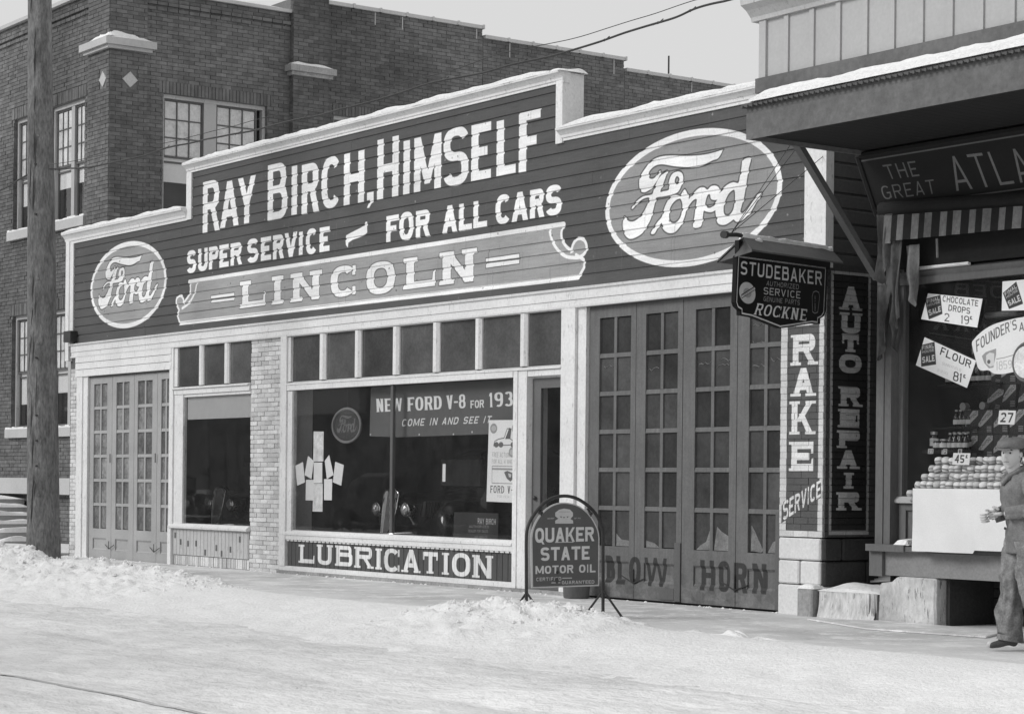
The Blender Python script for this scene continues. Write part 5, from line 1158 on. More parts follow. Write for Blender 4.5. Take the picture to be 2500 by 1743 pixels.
t = MB(); a, b2 = hq(775, 140, .05), hq(855, 165, .05); t.tube([a, a.lerp(b2, .5), b2], [.01, .03, .012], 8); t.build('snow_lump', M['snow_lump'], Hs)
c0 = Vector(hp(ul-.0, zr0, 0)); t = MB(); t.tube([c0+HD*-.18+Vector((0, 0, -.03)), c0+HD*.1+Vector((0, 0, -.0)), Vector(hp(ur, zr1-.05, .0)), (18.6, .06, zr1-.1)], .02, 8); t.build('bracket_arm', M['iron'], Hs)
t = MB()
for tgt in ((18.62, .02, 5.25), (18.55, -.03, 4.7), (18.1, -.04, 4.9)): t.tube([c0+HD*-.03+Vector((0, 0, .0)), tgt], .0045, 4)
t.build('guy_wire', M['iron'], Hs)
t = MB(); t.tube([c0+HD*-.2+Vector((0, 0, -.03)), c0+HD*-.14+Vector((0, 0, -.025))], .035, 10); t.build('finial', M['iron'], Hs)

# ================================================================== things at the garage
t = MB(); bxx = FP(1412, 1450, -.22)[0]
k = empty('bucket', (bxx, -.25, 0), 'small dark round can standing on the pavement by the folding doors', 'bucket')
t.lathe((bxx, -.25, .0), [(.13, 0), (.15, .01), (.165, .26), (.17, .265), (.155, .265), (.14, .03)], 20); t.build('can', M['wood_mid'], k, smooth=True)
t = MB(); t.tube([(bxx-.165, -.25, .25), (bxx-.12, -.30, .17), (bxx, -.41, .13), (bxx+.12, -.30, .17), (bxx+.165, -.25, .25)], .005, 5); t.build('bail', M['iron'], k)
def flat(name, poly, y, m_, label, cat, group=None, bounds=None, th=.004):
    """flat printed thing hung in the plane y; uv from its bounds"""
    t = MB(); us = [p[0] for p in poly]; vs_ = [p[1] for p in poly]; u0, u1, v0, v1 = min(us), max(us), min(vs_), max(vs_)
    t.quv([(a, y, b2) for a, b2 in poly], [(a, y+th, b2) for a, b2 in poly], [((a-u0)/(u1-u0), (b2-v0)/(v1-v0)) for a, b2 in poly])
    return t.build(name, m_, cat=cat, label=label, group=group, loc=((u0+u1)/2, y, v0), fix=False)
flat('window_banner', BAN, WY, imgmat('banner_cloth', IM_BAN, 'uv', var=.08, fvar=.08, rough=.9), 'wide grey banner lettered with the new car announcement inside the show window', 'banner')
flat('window_poster', POS, PY, imgmat('poster_print', IM_POS, 'uv', var=.05, fvar=.05, rough=.8), 'tall pale printed poster with a car sketch at the right of the show window', 'poster')
flat('dealer_card', CARD, .3, imgmat('dealer_card_face', IM_CARD, 'uv', var=.05, fvar=.05, rough=.4), 'low black card with small white lettering standing inside the show window sill', 'sign')
SH = [([(262, 605), (358, 607), (355, 895), (258, 897)], 'tallest paper sheet, upright at the top of the taped cross of papers'), ([(262, 905), (343, 905), (342, 1105), (258, 1105)], 'middle upright paper sheet in the centre of the taped cross of papers'),
 ([(255, 1110), (345, 1110), (343, 1380), (247, 1378)], 'lowest upright paper sheet at the foot of the taped cross of papers'), ([(202, 842), (258, 890), (235, 1065), (168, 1025)], 'paper sheet tilted just left of the centre sheet'),
 ([(78, 935), (152, 900), (170, 1098), (95, 1128)], 'leftmost paper sheet, tilted beside the window post'), ([(360, 890), (402, 832), (445, 1025), (380, 1065)], 'paper sheet tilted just right of the centre sheet'),
 ([(460, 898), (542, 930), (517, 1130), (437, 1095)], 'rightmost paper sheet of the taped cross, tilted outwards'), ([(175, 1072), (253, 1072), (246, 1272), (172, 1270)], 'lower left paper sheet beside the foot of the taped cross'), ([(348, 1065), (427, 1065), (422, 1270), (347, 1268)], 'lower right paper sheet beside the foot of the taped cross')]
for i, (P_, lb) in enumerate(SH):
    flat('paper_sheet', [FP(*zw(x, y), .015) for x, y in P_][::-1], .012+.003*i, M['printed_paper'] if i in (0, 2) else M['paper'], lb, 'paper', 'paper sheets taped up in the show window')
flat('paper_strip', [FP(880+x/5.4667, 1080+y/5.4667, .03) for x, y in [(1093, 522), (1132, 522), (1136, 286), (1098, 286)]], .03, M['paper'], 'narrow white paper strip alone in the middle of the right pane', 'paper')
cx, cz = fw_(562, 548); rx_, rz_ = (fw_(697, 548)[0]-fw_(427, 548)[0])/2, .235
k = empty('round_window_sign', (cx, .2, cz), 'dark oval framed sign hanging inside the upper left show window', 'sign')
OC = Cv(cx-rx_, cx+rx_, cz-rz_, cz+rz_, 500, .04); oval(OC, (cx, cz, rx_*.9, rz_*.9), None, .05, .15, .02, None); m_ = imgmat('oval_sign_face', OC.image('oval_sign'), 'x', cx-rx_, cx+rx_, cz-rz_, cz+rz_)
EL = [(cx+rx_*.93*cos(a*pi/20), cz+rz_*.93*sin(a*pi/20)) for a in range(40)]
t = MB(); t.prism(Pl('y', .2), EL, -.01, .02); t.build('sign_face', m_, k)
t = MB(); t.tube([(cx+rx_*cos(a*pi/20), .19, cz+rz_*sin(a*pi/20)) for a in range(41)], .02, 6, cap=False); t.build('rim', M['wood_light'], k, smooth=True)
t = MB(); t.tube([(cx, .2, cz+rz_), (cx, .2, 3.0)], .004, 4); t.build('cord', M['iron'], k)

M['grille'] = mat('grille_bars', .45, .1, 9., 60., .1, rough=.3, bump=0, metal=.7)
# ---- motor cars in the showroom
def car(label, pos, rot):
    root = empty('motor_car', (0, 0, 0), label, 'car', 'motor cars standing in the showroom')
    # body: sections along y  (y, halfwidth_bottom, halfwidth_top, z0, z1)
    sec = [(.0, .17, .20, .42, .98), (.12, .22, .25, .40, 1.0), (.7, .36, .34, .40, 1.04), (1.15, .55, .5, .38, 1.07), (1.2, .60, .5, .38, 1.1), (1.35, .66, .58, .36, 1.58), (1.6, .68, .60, .36, 1.66), (2.6, .68, .60, .36, 1.66), (3.1, .64, .52, .38, 1.55), (3.45, .5, .42, .42, 1.1), (3.6, .4, .36, .45, .8)]
    t = MB(); n = 12
    for y, wb, wt, z0, z1 in sec:
        for j in range(n):
            a = 2*pi*j/n+pi/n; c, q_ = cos(a), sin(a); xx = math.copysign(abs(c)**.5, c); zz = math.copysign(abs(q_)**.5, q_); w_ = lerp(wb, wt, (zz+1)/2); t.v.append((xx*w_, y, (z0+z1)/2+zz*(z1-z0)/2))
    for i in range(len(sec)-1):
        for j in range(n): t.f.append((i*n+j, i*n+(j+1) % n, (i+1)*n+(j+1) % n, (i+1)*n+j)); t.t.append(1.)
    t.f.append(tuple(range(n))); t.f.append(tuple(range(len(sec)*n-n, len(sec)*n))); t.t += [1., 1.]
    t.build('body', M['black'], root, smooth=False)
    t = MB(); G_ = [(-.19, 1.0), (-.12, 1.06), (.12, 1.06), (.19, 1.0), (.17, .75), (.10, .40), (0, .33), (-.10, .40), (-.17, .75)]
    sl = lambda x, z_, d=0.: (x, -.03+(1.06-z_)*-.14+abs(x)*.35+d, z_)
    for i in range(21):
        x = -.16+.016*i; zt_ = 1.04-.3*max(0, abs(x)-.12); zb2_ = .38+max(0, abs(x)-.02)*1.6; t.tube([sl(x, zb2_), sl(x, zt_)], .0035, 4)
    g = t.build('grille', M['grille'], root)
    t = MB(); t.tube([sl(x, z_) for x, z_ in G_+G_[:1]], .013, 7, cap=False); t.build('grille_shell', M['chrome'], root, smooth=True)
    t = MB(); t.hexa([sl(x, z_, .03) for x, z_ in G_], [sl(x, z_, .08) for x, z_ in G_]); t.build('grille_backing', M['rubber'], root)
    for s in (-1, 1):
        t = MB(); t.lathe((s*.38, .02, .78), [(.098, -.02), (.105, 0), (.1, .05), (.07, .13), (.02, .18), (.0, .19)], 18, 'y'); hl = t.build('headlight', M['chrome'], root, smooth=True)
        t = MB(); t.lathe((s*.38, .01, .78), [(.0, -.055), (.05, -.045), (.092, -.02), (.092, -.008)], 18, 'y'); t.build('lens', M['lens'], hl, smooth=True)
        t = MB(); t.tube([(s*.38, .08, .70), (s*.45, .12, .58)], .02, 6); t.build('lamp_bracket', M['chrome'], root)
        t = MB(); fc = [(-.42, .38), (-.40, .62), (-.22, .80), (.05, .84), (.35, .74), (.62, .50), (.9, .36), (1.2, .32)]
        fc = smooth_(fc, 3, False); k0 = 0
        for dy, z_ in fc:
            for xx, dz in ((.46, -.10), (.50, -.01), (.60, .03), (.72, .01), (.81, -.06), (.83, -.13)): t.v.append((s*xx, .78+dy, z_+.06+dz))
        for i in range(len(fc)-1):
            for j in range(5): t.f.append((i*6+j, i*6+j+1, (i+1)*6+j+1, (i+1)*6+j)); t.t.append(1.)
        t.build('fender', M['black'], root, smooth=True, fix=False)
        t = MB(); t.box(min(s*.6, s*.84), max(s*.6, s*.84), 1.6, 2.6, .33, .36); t.build('running_board', M['rubber'], root)
        for wy in (.78, 3.1):
            tt = MB(); tt.lathe((s*.70, wy, .40), [(.30, -.06), (.36, -.065), (.40, -.03), (.40, .03), (.36, .065), (.30, .06)], 26, 'x'); w_ = tt.build('wheel', M['rubber'], root, smooth=True)
            tt = MB(); tt.lathe((s*.70, wy, .40), [(.285, -.05), (.302, -.062), (.302, .055), (.285, .05)], 26, 'x'); tt.build('rim', M['chrome'], w_, smooth=True)
            tt = MB()
            for i in range(20): a = i*pi/10; tt.tube([(s*.73, wy+.05*cos(a+.4), .40+.05*sin(a+.4)), (s*.71, wy+.29*cos(a), .40+.29*sin(a))], .006, 4)
            tt.lathe((s*.74, wy, .40), [(.07, -.03), (.06, .03), (.0, .04)], 14, 'x'); tt.build('spokes', M['panel_light'], w_)
    t = MB(); t.tube([(-.75, -.1, .47), (-.4, -.26, .44), (0, -.31, .43), (.4, -.26, .44), (.75, -.1, .47)], .028, 8); t.build('bumper', M['chrome'], root, smooth=True)
    t = MB(); t.box(-.5, .5, 1.20, 1.23, 1.12, 1.5); t.build('windscreen', M['pane'], root)
    for s in (-1, 1):
        t = MB()
        for i in range(12): t.hexa([(s*(.285+.18*i*.03), .34+i*.045, .68), (s*(.287+.18*i*.03), .36+i*.045, .68), (s*(.287+.18*i*.03), .40+i*.045, .9), (s*(.285+.18*i*.03), .38+i*.045, .9)], [(s*(.36+.13*i*.045), .34+i*.045, .68), (s*(.36+.13*i*.045), .36+i*.045, .68), (s*(.345+.13*i*.045), .40+i*.045, .9), (s*(.345+.13*i*.045), .38+i*.045, .9)])
        t.build('hood_louvres', M['iron'], root)
    root.location = pos; root.rotation_euler = (0, 0, rot); return root
c1x = FP(952, 1240, .85)[0]; c2x = FP(526, 1228, .9)[0]
c1 = car('black motor car with slanted radiator grille behind the large show window', (c1x, .85, .16), .0)
c2 = copy_tree(c1); c2.location = (c2x, .95, .16); c2['label'] = 'black motor car with round headlamps behind the small left window'
c3 = copy_tree(c1); c3.location = (12.95, 1.0, .16); c3['label'] = 'black motor car half hidden behind the poster beside the entry door'

c4 = copy_tree(c1); c4.location = (-18.5, -12.2, -.1); c4.rotation_euler = (0, 0, radians(90)); c4['label'] = 'parked black car mirrored in the glass of the small left window'; c4['group'] = 'motor cars across the street'
c5 = copy_tree(c1); c5.location = (-7., -12.4, -.1); c5.rotation_euler = (0, 0, radians(90)); c5['label'] = 'parked black car mirrored faintly in the large show window'; c5['group'] = 'motor cars across the street'

# ================================================================== the grocery store
S_ = empty('grocery_store', (21.2, 1, 0), 'wooden grocery store with deep shading canopy and pale panelled parapet', 'store')
YP, YC = -1.72, -1.92
# parapet: pale boards with battens
t = MB(); t.box(19.43, 26, YP+.03, 1.5, 5.02, 6.6); t.build('parapet_core', M['panel_light'], S_)
bx_ = [19.46, 19.79, 20.13, 20.47, 20.81, 21.14, 21.48, 21.82, 22.16, 22.5, 22.84, 23.18, 23.52, 23.86]
for a, b2 in zip(bx_, bx_[1:]):
    t = MB(); t.box(a+.002, b2-.002, YP+.012, YP+.04, 5.16, 5.72); t.build('panel', M['panel_light'], S_)
    t = MB(); t.box(b2-.03, b2+.03, YP-.008, YP+.011, 5.16, 5.70); t.build('batten', M['panel_light'], S_)
t = MB(); t.box(19.43, 19.52, YP-.014, YP+.0119, 5.16, 5.70); t.build('corner_batten', M['panel_light'], S_)
t = MB(); t.box(19.40, 26, YP-.03, YP+.03, 5.02, 5.158); t.build('base_band', M['panel_dark'], S_)
t = MB(); t.sweep([(YP+.1, 5.70), (YP-.03, 5.702), (YP-.04, 5.74), (YP-.10, 5.80), (YP-.17, 5.84), (YP-.18, 5.90), (YP+.1, 5.93)], 19.34, 26); t.build('crown_moulding', M['trim_grey'], S_)
# canopy
t = MB(); t.box(19.47, 26, YC+.012, -.06, 4.78, 4.86); t.build('canopy_roof', M['panel_dark'], S_)
t = MB(); t.hexa([(19.44, YC-.03, 4.86), (26, YC-.03, 4.86), (26, YC-.03, 4.885), (19.44, YC-.03, 4.885)], [(19.44, -.2, 4.99), (26, -.2, 4.99), (26, -.2, 5.01), (19.44, -.2, 5.01)]); t.build('canopy_sheet', M['tin'], S_)
t = MB(); x = 19.45
while x < 25: t.tube([(x, YC-.045, 4.862), (x, YC+.1, 4.875)], .016, 6); x += .068
t.build('corrugation', M['tin'], S_, kind='stuff')
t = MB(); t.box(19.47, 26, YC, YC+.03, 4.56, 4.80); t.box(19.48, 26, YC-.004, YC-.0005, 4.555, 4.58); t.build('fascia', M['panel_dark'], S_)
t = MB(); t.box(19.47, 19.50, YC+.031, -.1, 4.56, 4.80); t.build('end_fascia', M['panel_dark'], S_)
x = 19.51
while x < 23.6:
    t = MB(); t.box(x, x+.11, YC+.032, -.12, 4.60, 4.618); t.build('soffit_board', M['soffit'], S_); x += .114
snowcap(19.56, 25, YC-.04, YP-.04, 4.90, .10, S_, n=70, rag=.35)
t = MB(); t.hexa([(19.40, YC+.62, 4.62), (19.48, YC+.62, 4.62), (19.48, YC+.70, 4.62), (19.40, YC+.70, 4.62)], [(19.40, -.16, 3.36), (19.48, -.16, 3.36), (19.48, -.08, 3.36), (19.40, -.08, 3.36)]); t.build('canopy_brace', M['dark_trim'], S_)
# name board leaning out under the soffit
m_ = imgmat('name_board_face', IM_GREAT, 'uv', var=.2, fvar=.15, s=2.)
t = MB(); A0, A1 = (nbx, -.42, 4.56), (nbx+3, -.42, 4.56); B0, B1 = (nbx, -.14, 4.0), (nbx+3, -.14, 4.0)
t.quv([B0, B1, A1, A0], [(B0[0], B0[1]+.04, B0[2]), (B1[0], B1[1]+.04, B1[2]), (A1[0], A1[1]+.04, A1[2]), (A0[0], A0[1]+.04, A0[2])]); t.build('name_board', m_, S_, fix=False)
t = MB(); t.tube([A0, A1], .03, 6); t.tube([B0, B1], .03, 6); t.tube([A0, B0], .03, 6); t.build('board_frame', M['soffit'], S_)
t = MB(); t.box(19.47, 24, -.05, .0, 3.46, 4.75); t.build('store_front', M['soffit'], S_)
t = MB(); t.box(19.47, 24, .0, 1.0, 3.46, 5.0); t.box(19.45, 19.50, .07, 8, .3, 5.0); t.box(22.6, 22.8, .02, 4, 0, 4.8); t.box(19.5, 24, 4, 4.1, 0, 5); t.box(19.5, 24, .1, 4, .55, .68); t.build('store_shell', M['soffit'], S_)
# rolled striped awning with its valance
AW = empty('awning_dummy', (0, 0, 0), None, None); bpy.data.objects.remove(AW)
def valx(i): return 19.66+i*.0905
def valz(x): return 3.985-(x-19.66)*.055
aw = MB(); aw.tube([(19.55, -.2, 4.04), (23.5, -.2, 3.86)], .075, 10); aw = aw.build('awning_roll', M['soffit'], S_, smooth=True)
for i in range(40):
    x = valx(i); w_ = .0905; y0, y1 = -.30+.012*sin(i*1.7), -.30+.012*sin(i*1.7+1.7); z0 = 3.71-(i*.0012)+(-.02 if i == 0 else 0)
    t = MB(); t.hexa([(x, y0, z0), (x+w_, y1, z0-.003), (x+w_, y1+.02, 3.96-i*.004), (x, y0+.02, 3.964-i*.004)], [(x, y0+.006, z0), (x+w_, y1+.006, z0-.003), (x+w_, y1+.026, 3.96-i*.004), (x, y0+.026, 3.964-i*.004)])
    t.build('valance_stripe', M['awn_l'] if i % 2 == 0 else M['soffit'], aw)
# torn canvas hanging down by the post
def rag(x0, x1, z1, z0, y, m_, sd_, tip=.5):
    def f(u, v):
        x = lerp(x0, x1, u); zb2_ = lerp(z1, z0+ (.12*abs(u-tip)*2), v); w_ = .035*sin(u*9+sd_)+.02*sin(v*6+u*5+sd_)
        return (lerp(x, (x0+x1)/2, .28*v), y+w_*(0.4+v), zb2_)
    t = MB(); t.grid(f, 14, 16); return t.build('torn_canvas', m_, aw, smooth=True, fix=False)
rag(19.86, 20.06, 3.66, 3.06, -.20, M['awn_l'], 1., .7); rag(19.72, 19.86, 3.72, 2.85, -.24, M['awn_d'], 3.); rag(19.56, 19.74, 3.98, 3.30, -.26, M['awn_d'], 5., .2); rag(19.50, 19.70, 3.3, 2.55, -.22, M['awn_d'], 2., .2); rag(19.66, 19.8, 3.1, 2.62, -.2, M['awn_d'], 7., .8)
t = MB(); t.tube([(20.35, -.28, 3.68), (20.36, -.28, 3.50)], .012, 5); t.build('awning_cord', M['awn_l'], aw)
# posts and window
t = MB(); t.box(19.43, 19.53, -.13, .02, .76, 3.9); t.build('corner_post', M['wood_mid'], S_)
t = MB(); t.box(19.534, 19.62, -.12, .03, .76, 3.9); t.box(19.621, 19.68, -.02, .06, 1.24, 3.46); t.build('corner_post', M['wood_mid'], S_)
t = MB(); t.box(19.385, 19.56, -.16, .0, .45, .70); t.build('post_foot', M['wood_mid'], S_)
t = MB(); t.box(19.563, 24, -.12, .05, .46, .695); t.build('sill_beam', M['wood_light'], S_)
t = MB(); t.box(19.39, 19.90, -.22, .02, .697, .765); t.box(19.9, 24, -.2, .02, .70, .75); t.build('ledge', M['wood_mid'], S_)
heap(19.74, 19.92, -.2, -.02, .765, .05, S_, nx=6, ny=5)
t = MB(); t.sweep([(.04, 1.17), (-.055, 1.17), (-.06, 1.20), (-.02, 1.235), (.04, 1.235)], 19.62, 24); t.build('window_sill', M['panel_light'], S_)
t = MB(); t.box(19.64, 19.73, -.015, .03, .77, 1.168); t.box(19.73, 24, -.012, .03, 1.10, 1.168); t.box(20.4, 20.5, -.012, .03, .77, 1.10); t.box(21.3, 21.4, -.012, .03, .77, 1.10); t.build('bulkhead_frame', M['wood_mid'], S_)
for a, b2 in ((19.731, 20.399), (20.501, 21.299), (21.401, 23.9)):
    t = MB(); t.box(a, b2, .012, .03, .77, 1.099); t.build('bulkhead_panel', M['wood_mid'], S_)
t = MB(); t.box(19.68, 24, .01, .016, 1.24, 3.30); t.build('pane', M['glass'], S_)
t = MB(); t.sweep([(.04, 3.30), (-.04, 3.30), (-.05, 3.36), (-.03, 3.38), (-.05, 3.42), (.04, 3.455)], 19.62, 24); t.build('window_head', M['wood_mid'], S_)
t = MB(); t.sweep([(-.03, 3.43), (-.07, 3.44), (-.07, 3.462), (-.03, 3.455)], 19.86, 20.55); t.build('snow_cap', M['snow'], S_)
t = MB(); t.tube([(20.6, .14, 2.96), (24, .14, 2.94)], .03, 8); t.build('inner_rail', M['wood_mid'], S_)
# foundation
t = MB(); g_ = lambda x, z_: (x, -.1, z_); t.prism(Pl('y', -.14), [(19.48, -.02), (20.26, -.02), (20.24, .2), (20.25, .455), (19.74, .455), (19.66, .40), (19.50, .38)], 0, .6); t.build('foundation_pier', M['found'], S_, bevel=.02)
t = MB(); t.box(21.4, 24, -.14, .5, -.02, .455); t.build('foundation_pier', M['found'], S_, bevel=.02)
t = MB(); t.box(19.5, 24, .9, 1., -.2, .5); t.box(20.26, 20.3, .0, .9, -.2, .46); t.build('basement_wall', M['stone_dark'], S_)
lay_bricks(courses(Pl('y', .62), 20.3, 20.75, -.02, .44, .09, .24, .012), lambda c: M['stone_dark'], S_, 60)
t = MB(); t.box(20.76, 21.4, .6, .9, -.02, .46); t.build('basement_hatch', M['soffit'], S_)
# stone step block in the gap, glazed with ice
SB = empty('stone_step', (19, .2, 0), 'low stone step block under snow and ice between the two buildings', 'step')
t = MB(); t.box(18.40, 18.62, -.20, .1, -.02, .285); t.build('step_end', M['concrete'], SB, bevel=.015)
t = MB(); t.box(18.64, 19.47, -.12, .95, -.02, .27); t.build('step_block', M['concrete'], SB, bevel=.02)
heap(18.40, 18.63, -.20, .08, .285, .035, SB, nx=8, ny=8); heap(18.63, 19.50, -.14, .95, .27, .06, SB, nx=22, ny=20)
def drape(u, v):
    x = lerp(18.66, 19.46, u); h = .27*v; j = .02*abs(noise.noise(Vector((x*9, h*3, 0))))+.03*(1-v)*abs(noise.noise(Vector((x*5, 1, 0)))); low = .10+.12*abs(noise.noise(Vector((x*7, 9, 0))))
    return (x, -.13-j-.03*(1-v)**3, max(h, 0) if v > .0 else .0)
t = MB(); t.grid(drape, 40, 10); t.build('ice_sheet', M['ice'], SB, smooth=True, fix=False)
for i in range(9):
    x = random.choice((19.36, 19.4, 19.43, 19.46, 19.3)) + random.uniform(-.03, .03); t = MB(); t.tube([(x, -.155, .27), (x, -.157, random.uniform(.02, .1))], [.012, .003], 6); t.build('icicle', M['ice'], SB)
# boards stored in the gap
for i in range(4):
    t = MB(); t.hexa([(18.75, .5+i*.06, .34+i*.02), (19.42, .42+i*.06, .40+i*.02), (19.42, .42+i*.06, .42+i*.02), (18.75, .5+i*.06, .36+i*.02)], [(18.75, .62+i*.06, .34+i*.02), (19.42, .54+i*.06, .40+i*.02), (19.42, .54+i*.06, .42+i*.02), (18.75, .62+i*.06, .36+i*.02)])
    t.build('loose_board', M['wood_light'], cat='board', label='%s old weathered board lying on the snowy step in the gap' % ('lowest', 'second lowest', 'second highest', 'topmost')[i], group='boards lying in the gap', loc=(19, .5, .34))
# cellar flap in the pavement
c = [GP(*p, .004) for p in [(2085, 1545), (2260, 1565), (2360, 1556), (2465, 1545), (2300, 1528)]]
t = MB(); x0, y0, x1, y1 = 19.35, -1.02, 21.35, -.2
t.hexa([(19.0, -.62, .004), (20.3, -1.12, .004), (21.6, -.95, .004), (21.2, -.2, .004), (19.6, -.15, .004)], [(19.0, -.62, .018), (20.3, -1.12, .018), (21.6, -.95, .018), (21.2, -.2, .018), (19.6, -.15, .018)]); t.build('cellar_flap', M['pavement'], kind='structure')

# ---- goods in and before the window
CL = MB()
def clothf(u, v):
    xb, xt = lerp(20.10, 21.6, u), lerp(20.21, 21.6, u); x = lerp(xb, xt, v); z_ = lerp(.715+(.03 if u > .5 else 0), 1.315, v); y = -.30-.125*v+.012*sin(x*14+v*2)*(1-v)+.008*noise.noise(Vector((x*3, z_*3, 0))); return (x, y, z_)
CL.grid(clothf, 60, 20); CL.build('white_cloth', M['cloth'], cat='cloth', label='plain white cloth hung down the front of the outdoor grocery display', loc=(20.9, -.3, .72), smooth=True, fix=False)
FR = empty('display_rack', (20.9, -.25, .76), 'sloping wooden display rack behind the white cloth', 'rack')
t = MB(); t.hexa([(20.12, -.37, 1.2), (22, -.37, 1.2), (22, -.05, 1.6), (20.2, -.05, 1.6)], [(20.12, -.35, 1.18), (22, -.35, 1.18), (22, -.03, 1.58), (20.2, -.03, 1.58)]); t.build('rack_shelf', M['wood_light'], FR)
for x in (20.3, 21.7):
    t = MB(); t.box(x, x+.05, -.2, -.16, .76, 1.3); t.build('leg', M['wood_light'], FR)
pk = None; ORD = ['%s' % w for w in 'first second third fourth fifth sixth seventh eighth ninth tenth eleventh twelfth thirteenth fourteenth fifteenth sixteenth seventeenth eighteenth nineteenth twentieth twenty-first twenty-second twenty-third'.split()]; rowsN = ['lowest', 'second lowest', 'middle', 'second highest', 'highest']
for r in range(5):
    x = 20.10+.035*r; y = -.338+.062*r; z_ = 1.235+.078*r; i = 0
    while x < 21.75:
        if pk is None:
            pk = empty('grocery_pack', (0, 0, 0), '', 'pack', 'wrapped packs in rows on the sloping display')
            t = MB(); t.lathe((0, 0, 0), [(.0, 0), (.036, .002), (.048, .02), (.050, .045), (.044, .066), (.02, .076), (0, .077)], 12); t.build('wrapper', M['pack'], pk, smooth=True)
            t = MB(); t.lathe((0, 0, 0), [(.0487, .020), (.0512, .024), (.0512, .034), (.0505, .038)], 12); t.build('band', M['dark_band'], pk, smooth=True); o_ = pk
        else: o_ = copy_tree(pk)
        o_.location = (x+random.uniform(-.006, .006), y+random.uniform(-.005, .005), z_); o_.scale = (.86, .86, random.uniform(.82, .98)); o_.rotation_euler = (random.uniform(-.45, .15), random.uniform(-.12, .12), random.uniform(0, 6))
        o_['label'] = '%s pale wrapped pack from the left in the %s row of the sloping display' % (ORD[i], rowsN[r]); x += .083; i += 1
def pricecard(name, x, y, z_, w_, h, tx, label, tilt=0, v=.6):
    im = bpy.data.images.get('price_'+tx) or tagimg(tx, v); m_ = bpy.data.materials.get('price_'+tx) or imgmat('price_'+tx, im, 'uv', var=.05, fvar=.05)
    t = MB(); c, s = cos(tilt), sin(tilt); f = lambda a, b2, d=0: (x+a*c-b2*s, y+d+b2*.12, z_+a*s+b2*c); t.quv([f(0, 0), f(w_, 0), f(w_, h), f(0, h)], [f(0, 0, .004), f(w_, 0, .004), f(w_, h, .004), f(0, h, .004)]); return t.build(name, m_, cat='price card', label=label, loc=(x, y, z_), fix=False)
a = FP(2240+470/5.338, 1000+715/5.338, -.22); b2 = FP(2240+720/5.338, 1000+720/5.338, -.22)
pricecard('price_card', a[0], -.24, a[1], .21, .11, '45c', 'white price card propped on the packs of the sloping display', -.02)
a = FP(2240+1045/5.338, 1000+190/5.338, -.015); pricecard('price_card', a[0], -.015, a[1], .20, .13, '27', 'white price card numbered 27 stuck before the soap boxes', -.03)
# shelf with bottles and jars
SHF = empty('window_shelf', (20, .35, 1.66), 'narrow dark shelf of bottles at the left of the grocery window', 'shelf')
t = MB(); t.box(19.72, 20.35, .22, .5, 1.66, 1.69); t.build('shelf_board', M['soffit'], SHF); t = MB(); t.box(19.75, 20.3, .34, .5, 1.90, 1.92); t.build('shelf_board', M['soffit'], SHF); t = MB(); t.box(19.75, 19.79, .45, .5, .68, 1.66); t.build('bracket', M['soffit'], SHF)
t = MB(); t.box(19.72, 20.5, .42, .6, 2.32, 2.345); t.build('shelf_board', M['soffit'], SHF)
pricecard('price_tag', 19.80, .212, 1.655, .07, .05, '23', 'leftmost white price tag on the edge of the bottle shelf, under the jars'); pricecard('price_tag', 19.98, .212, 1.65, .07, .05, '12', 'middle white price tag on the edge of the bottle shelf'); pricecard('price_tag', 20.19, .212, 1.648, .05, .05, '1', 'price tag at the right end of the bottle shelf, beside the soap boxes')
def bottle(x, y, z_, kind, label):
    o_ = empty(kind, (0, 0, 0), label, kind, 'bottles and jars in the grocery window')
    pr = [(.0, 0), (.030, .002), (.032, .09), (.012, .13), (.012, .15)] if kind == 'bottle' else [(.0, 0), (.040, .002), (.042, .08), (.034, .09)]
    t = MB(); t.lathe((0, 0, 0), pr+[(0, pr[-1][1])], 12); t.build('glass_body', M['bottle'], o_, smooth=True)
    t = MB(); h = pr[-1][1]; r = .016 if kind == 'bottle' else .036; t.lathe((0, 0, h), [(0, .0), (r, .001), (r, .018), (0, .02)], 10); t.build('cap', M['cap'], o_)
    t = MB(); r = pr[1][0]+.002; t.lathe((0, 0, 0), [(r, .025), (r+.001, .026), (r+.002, .068), (r, .07)], 12); t.build('label_band', M['pack'], o_)
    o_.location = (x, y, z_); return o_
b1 = bottle(19.99, .28, 1.69, 'bottle', 'first dark capped bottle from the left in the front row of the lower shelf'); j1 = bottle(19.88, .26, 1.69, 'jar', 'left squat jar with pale label on the lower shelf')
o_ = copy_tree(j1); o_.location = (19.975, .25, 1.69); o_['label'] = 'right squat jar with pale label on the lower shelf'; j3 = copy_tree(j1); j3.location = (19.80, .3, 1.69); j3.scale = (1.0, 1.0, 1.7); j3['label'] = 'tall dark jar at the far left of the lower shelf'
b1.location = (20.05, .26, 1.69)
for i in range(7):
    o_ = copy_tree(b1); o_.location = ((20.11, .26, 1.69), (20.17, .27, 1.69), (19.99, .38, 1.70), (20.05, .38, 1.70), (20.11, .38, 1.70), (20.17, .38, 1.70), (20.23, .28, 1.69))[i]; o_['label'] = '%s dark capped bottle from the left in the %s row of the lower shelf' % (ORD[(1, 2, 0, 1, 2, 3, 3)[i]], 'front' if i in (0, 1, 6) else 'back')
for i in range(4):
    o_ = copy_tree(b1); o_.location = (19.98+i*.055, .42, 1.92); o_['label'] = '%s dark capped bottle from the left on the upper shelf' % ORD[i]
for i in range(9):
    o_ = copy_tree(b1); o_.location = (19.8+i*.065, .5, 2.345); o_['label'] = '%s dim bottle from the left in the long row behind the flour sign' % ORD[i]
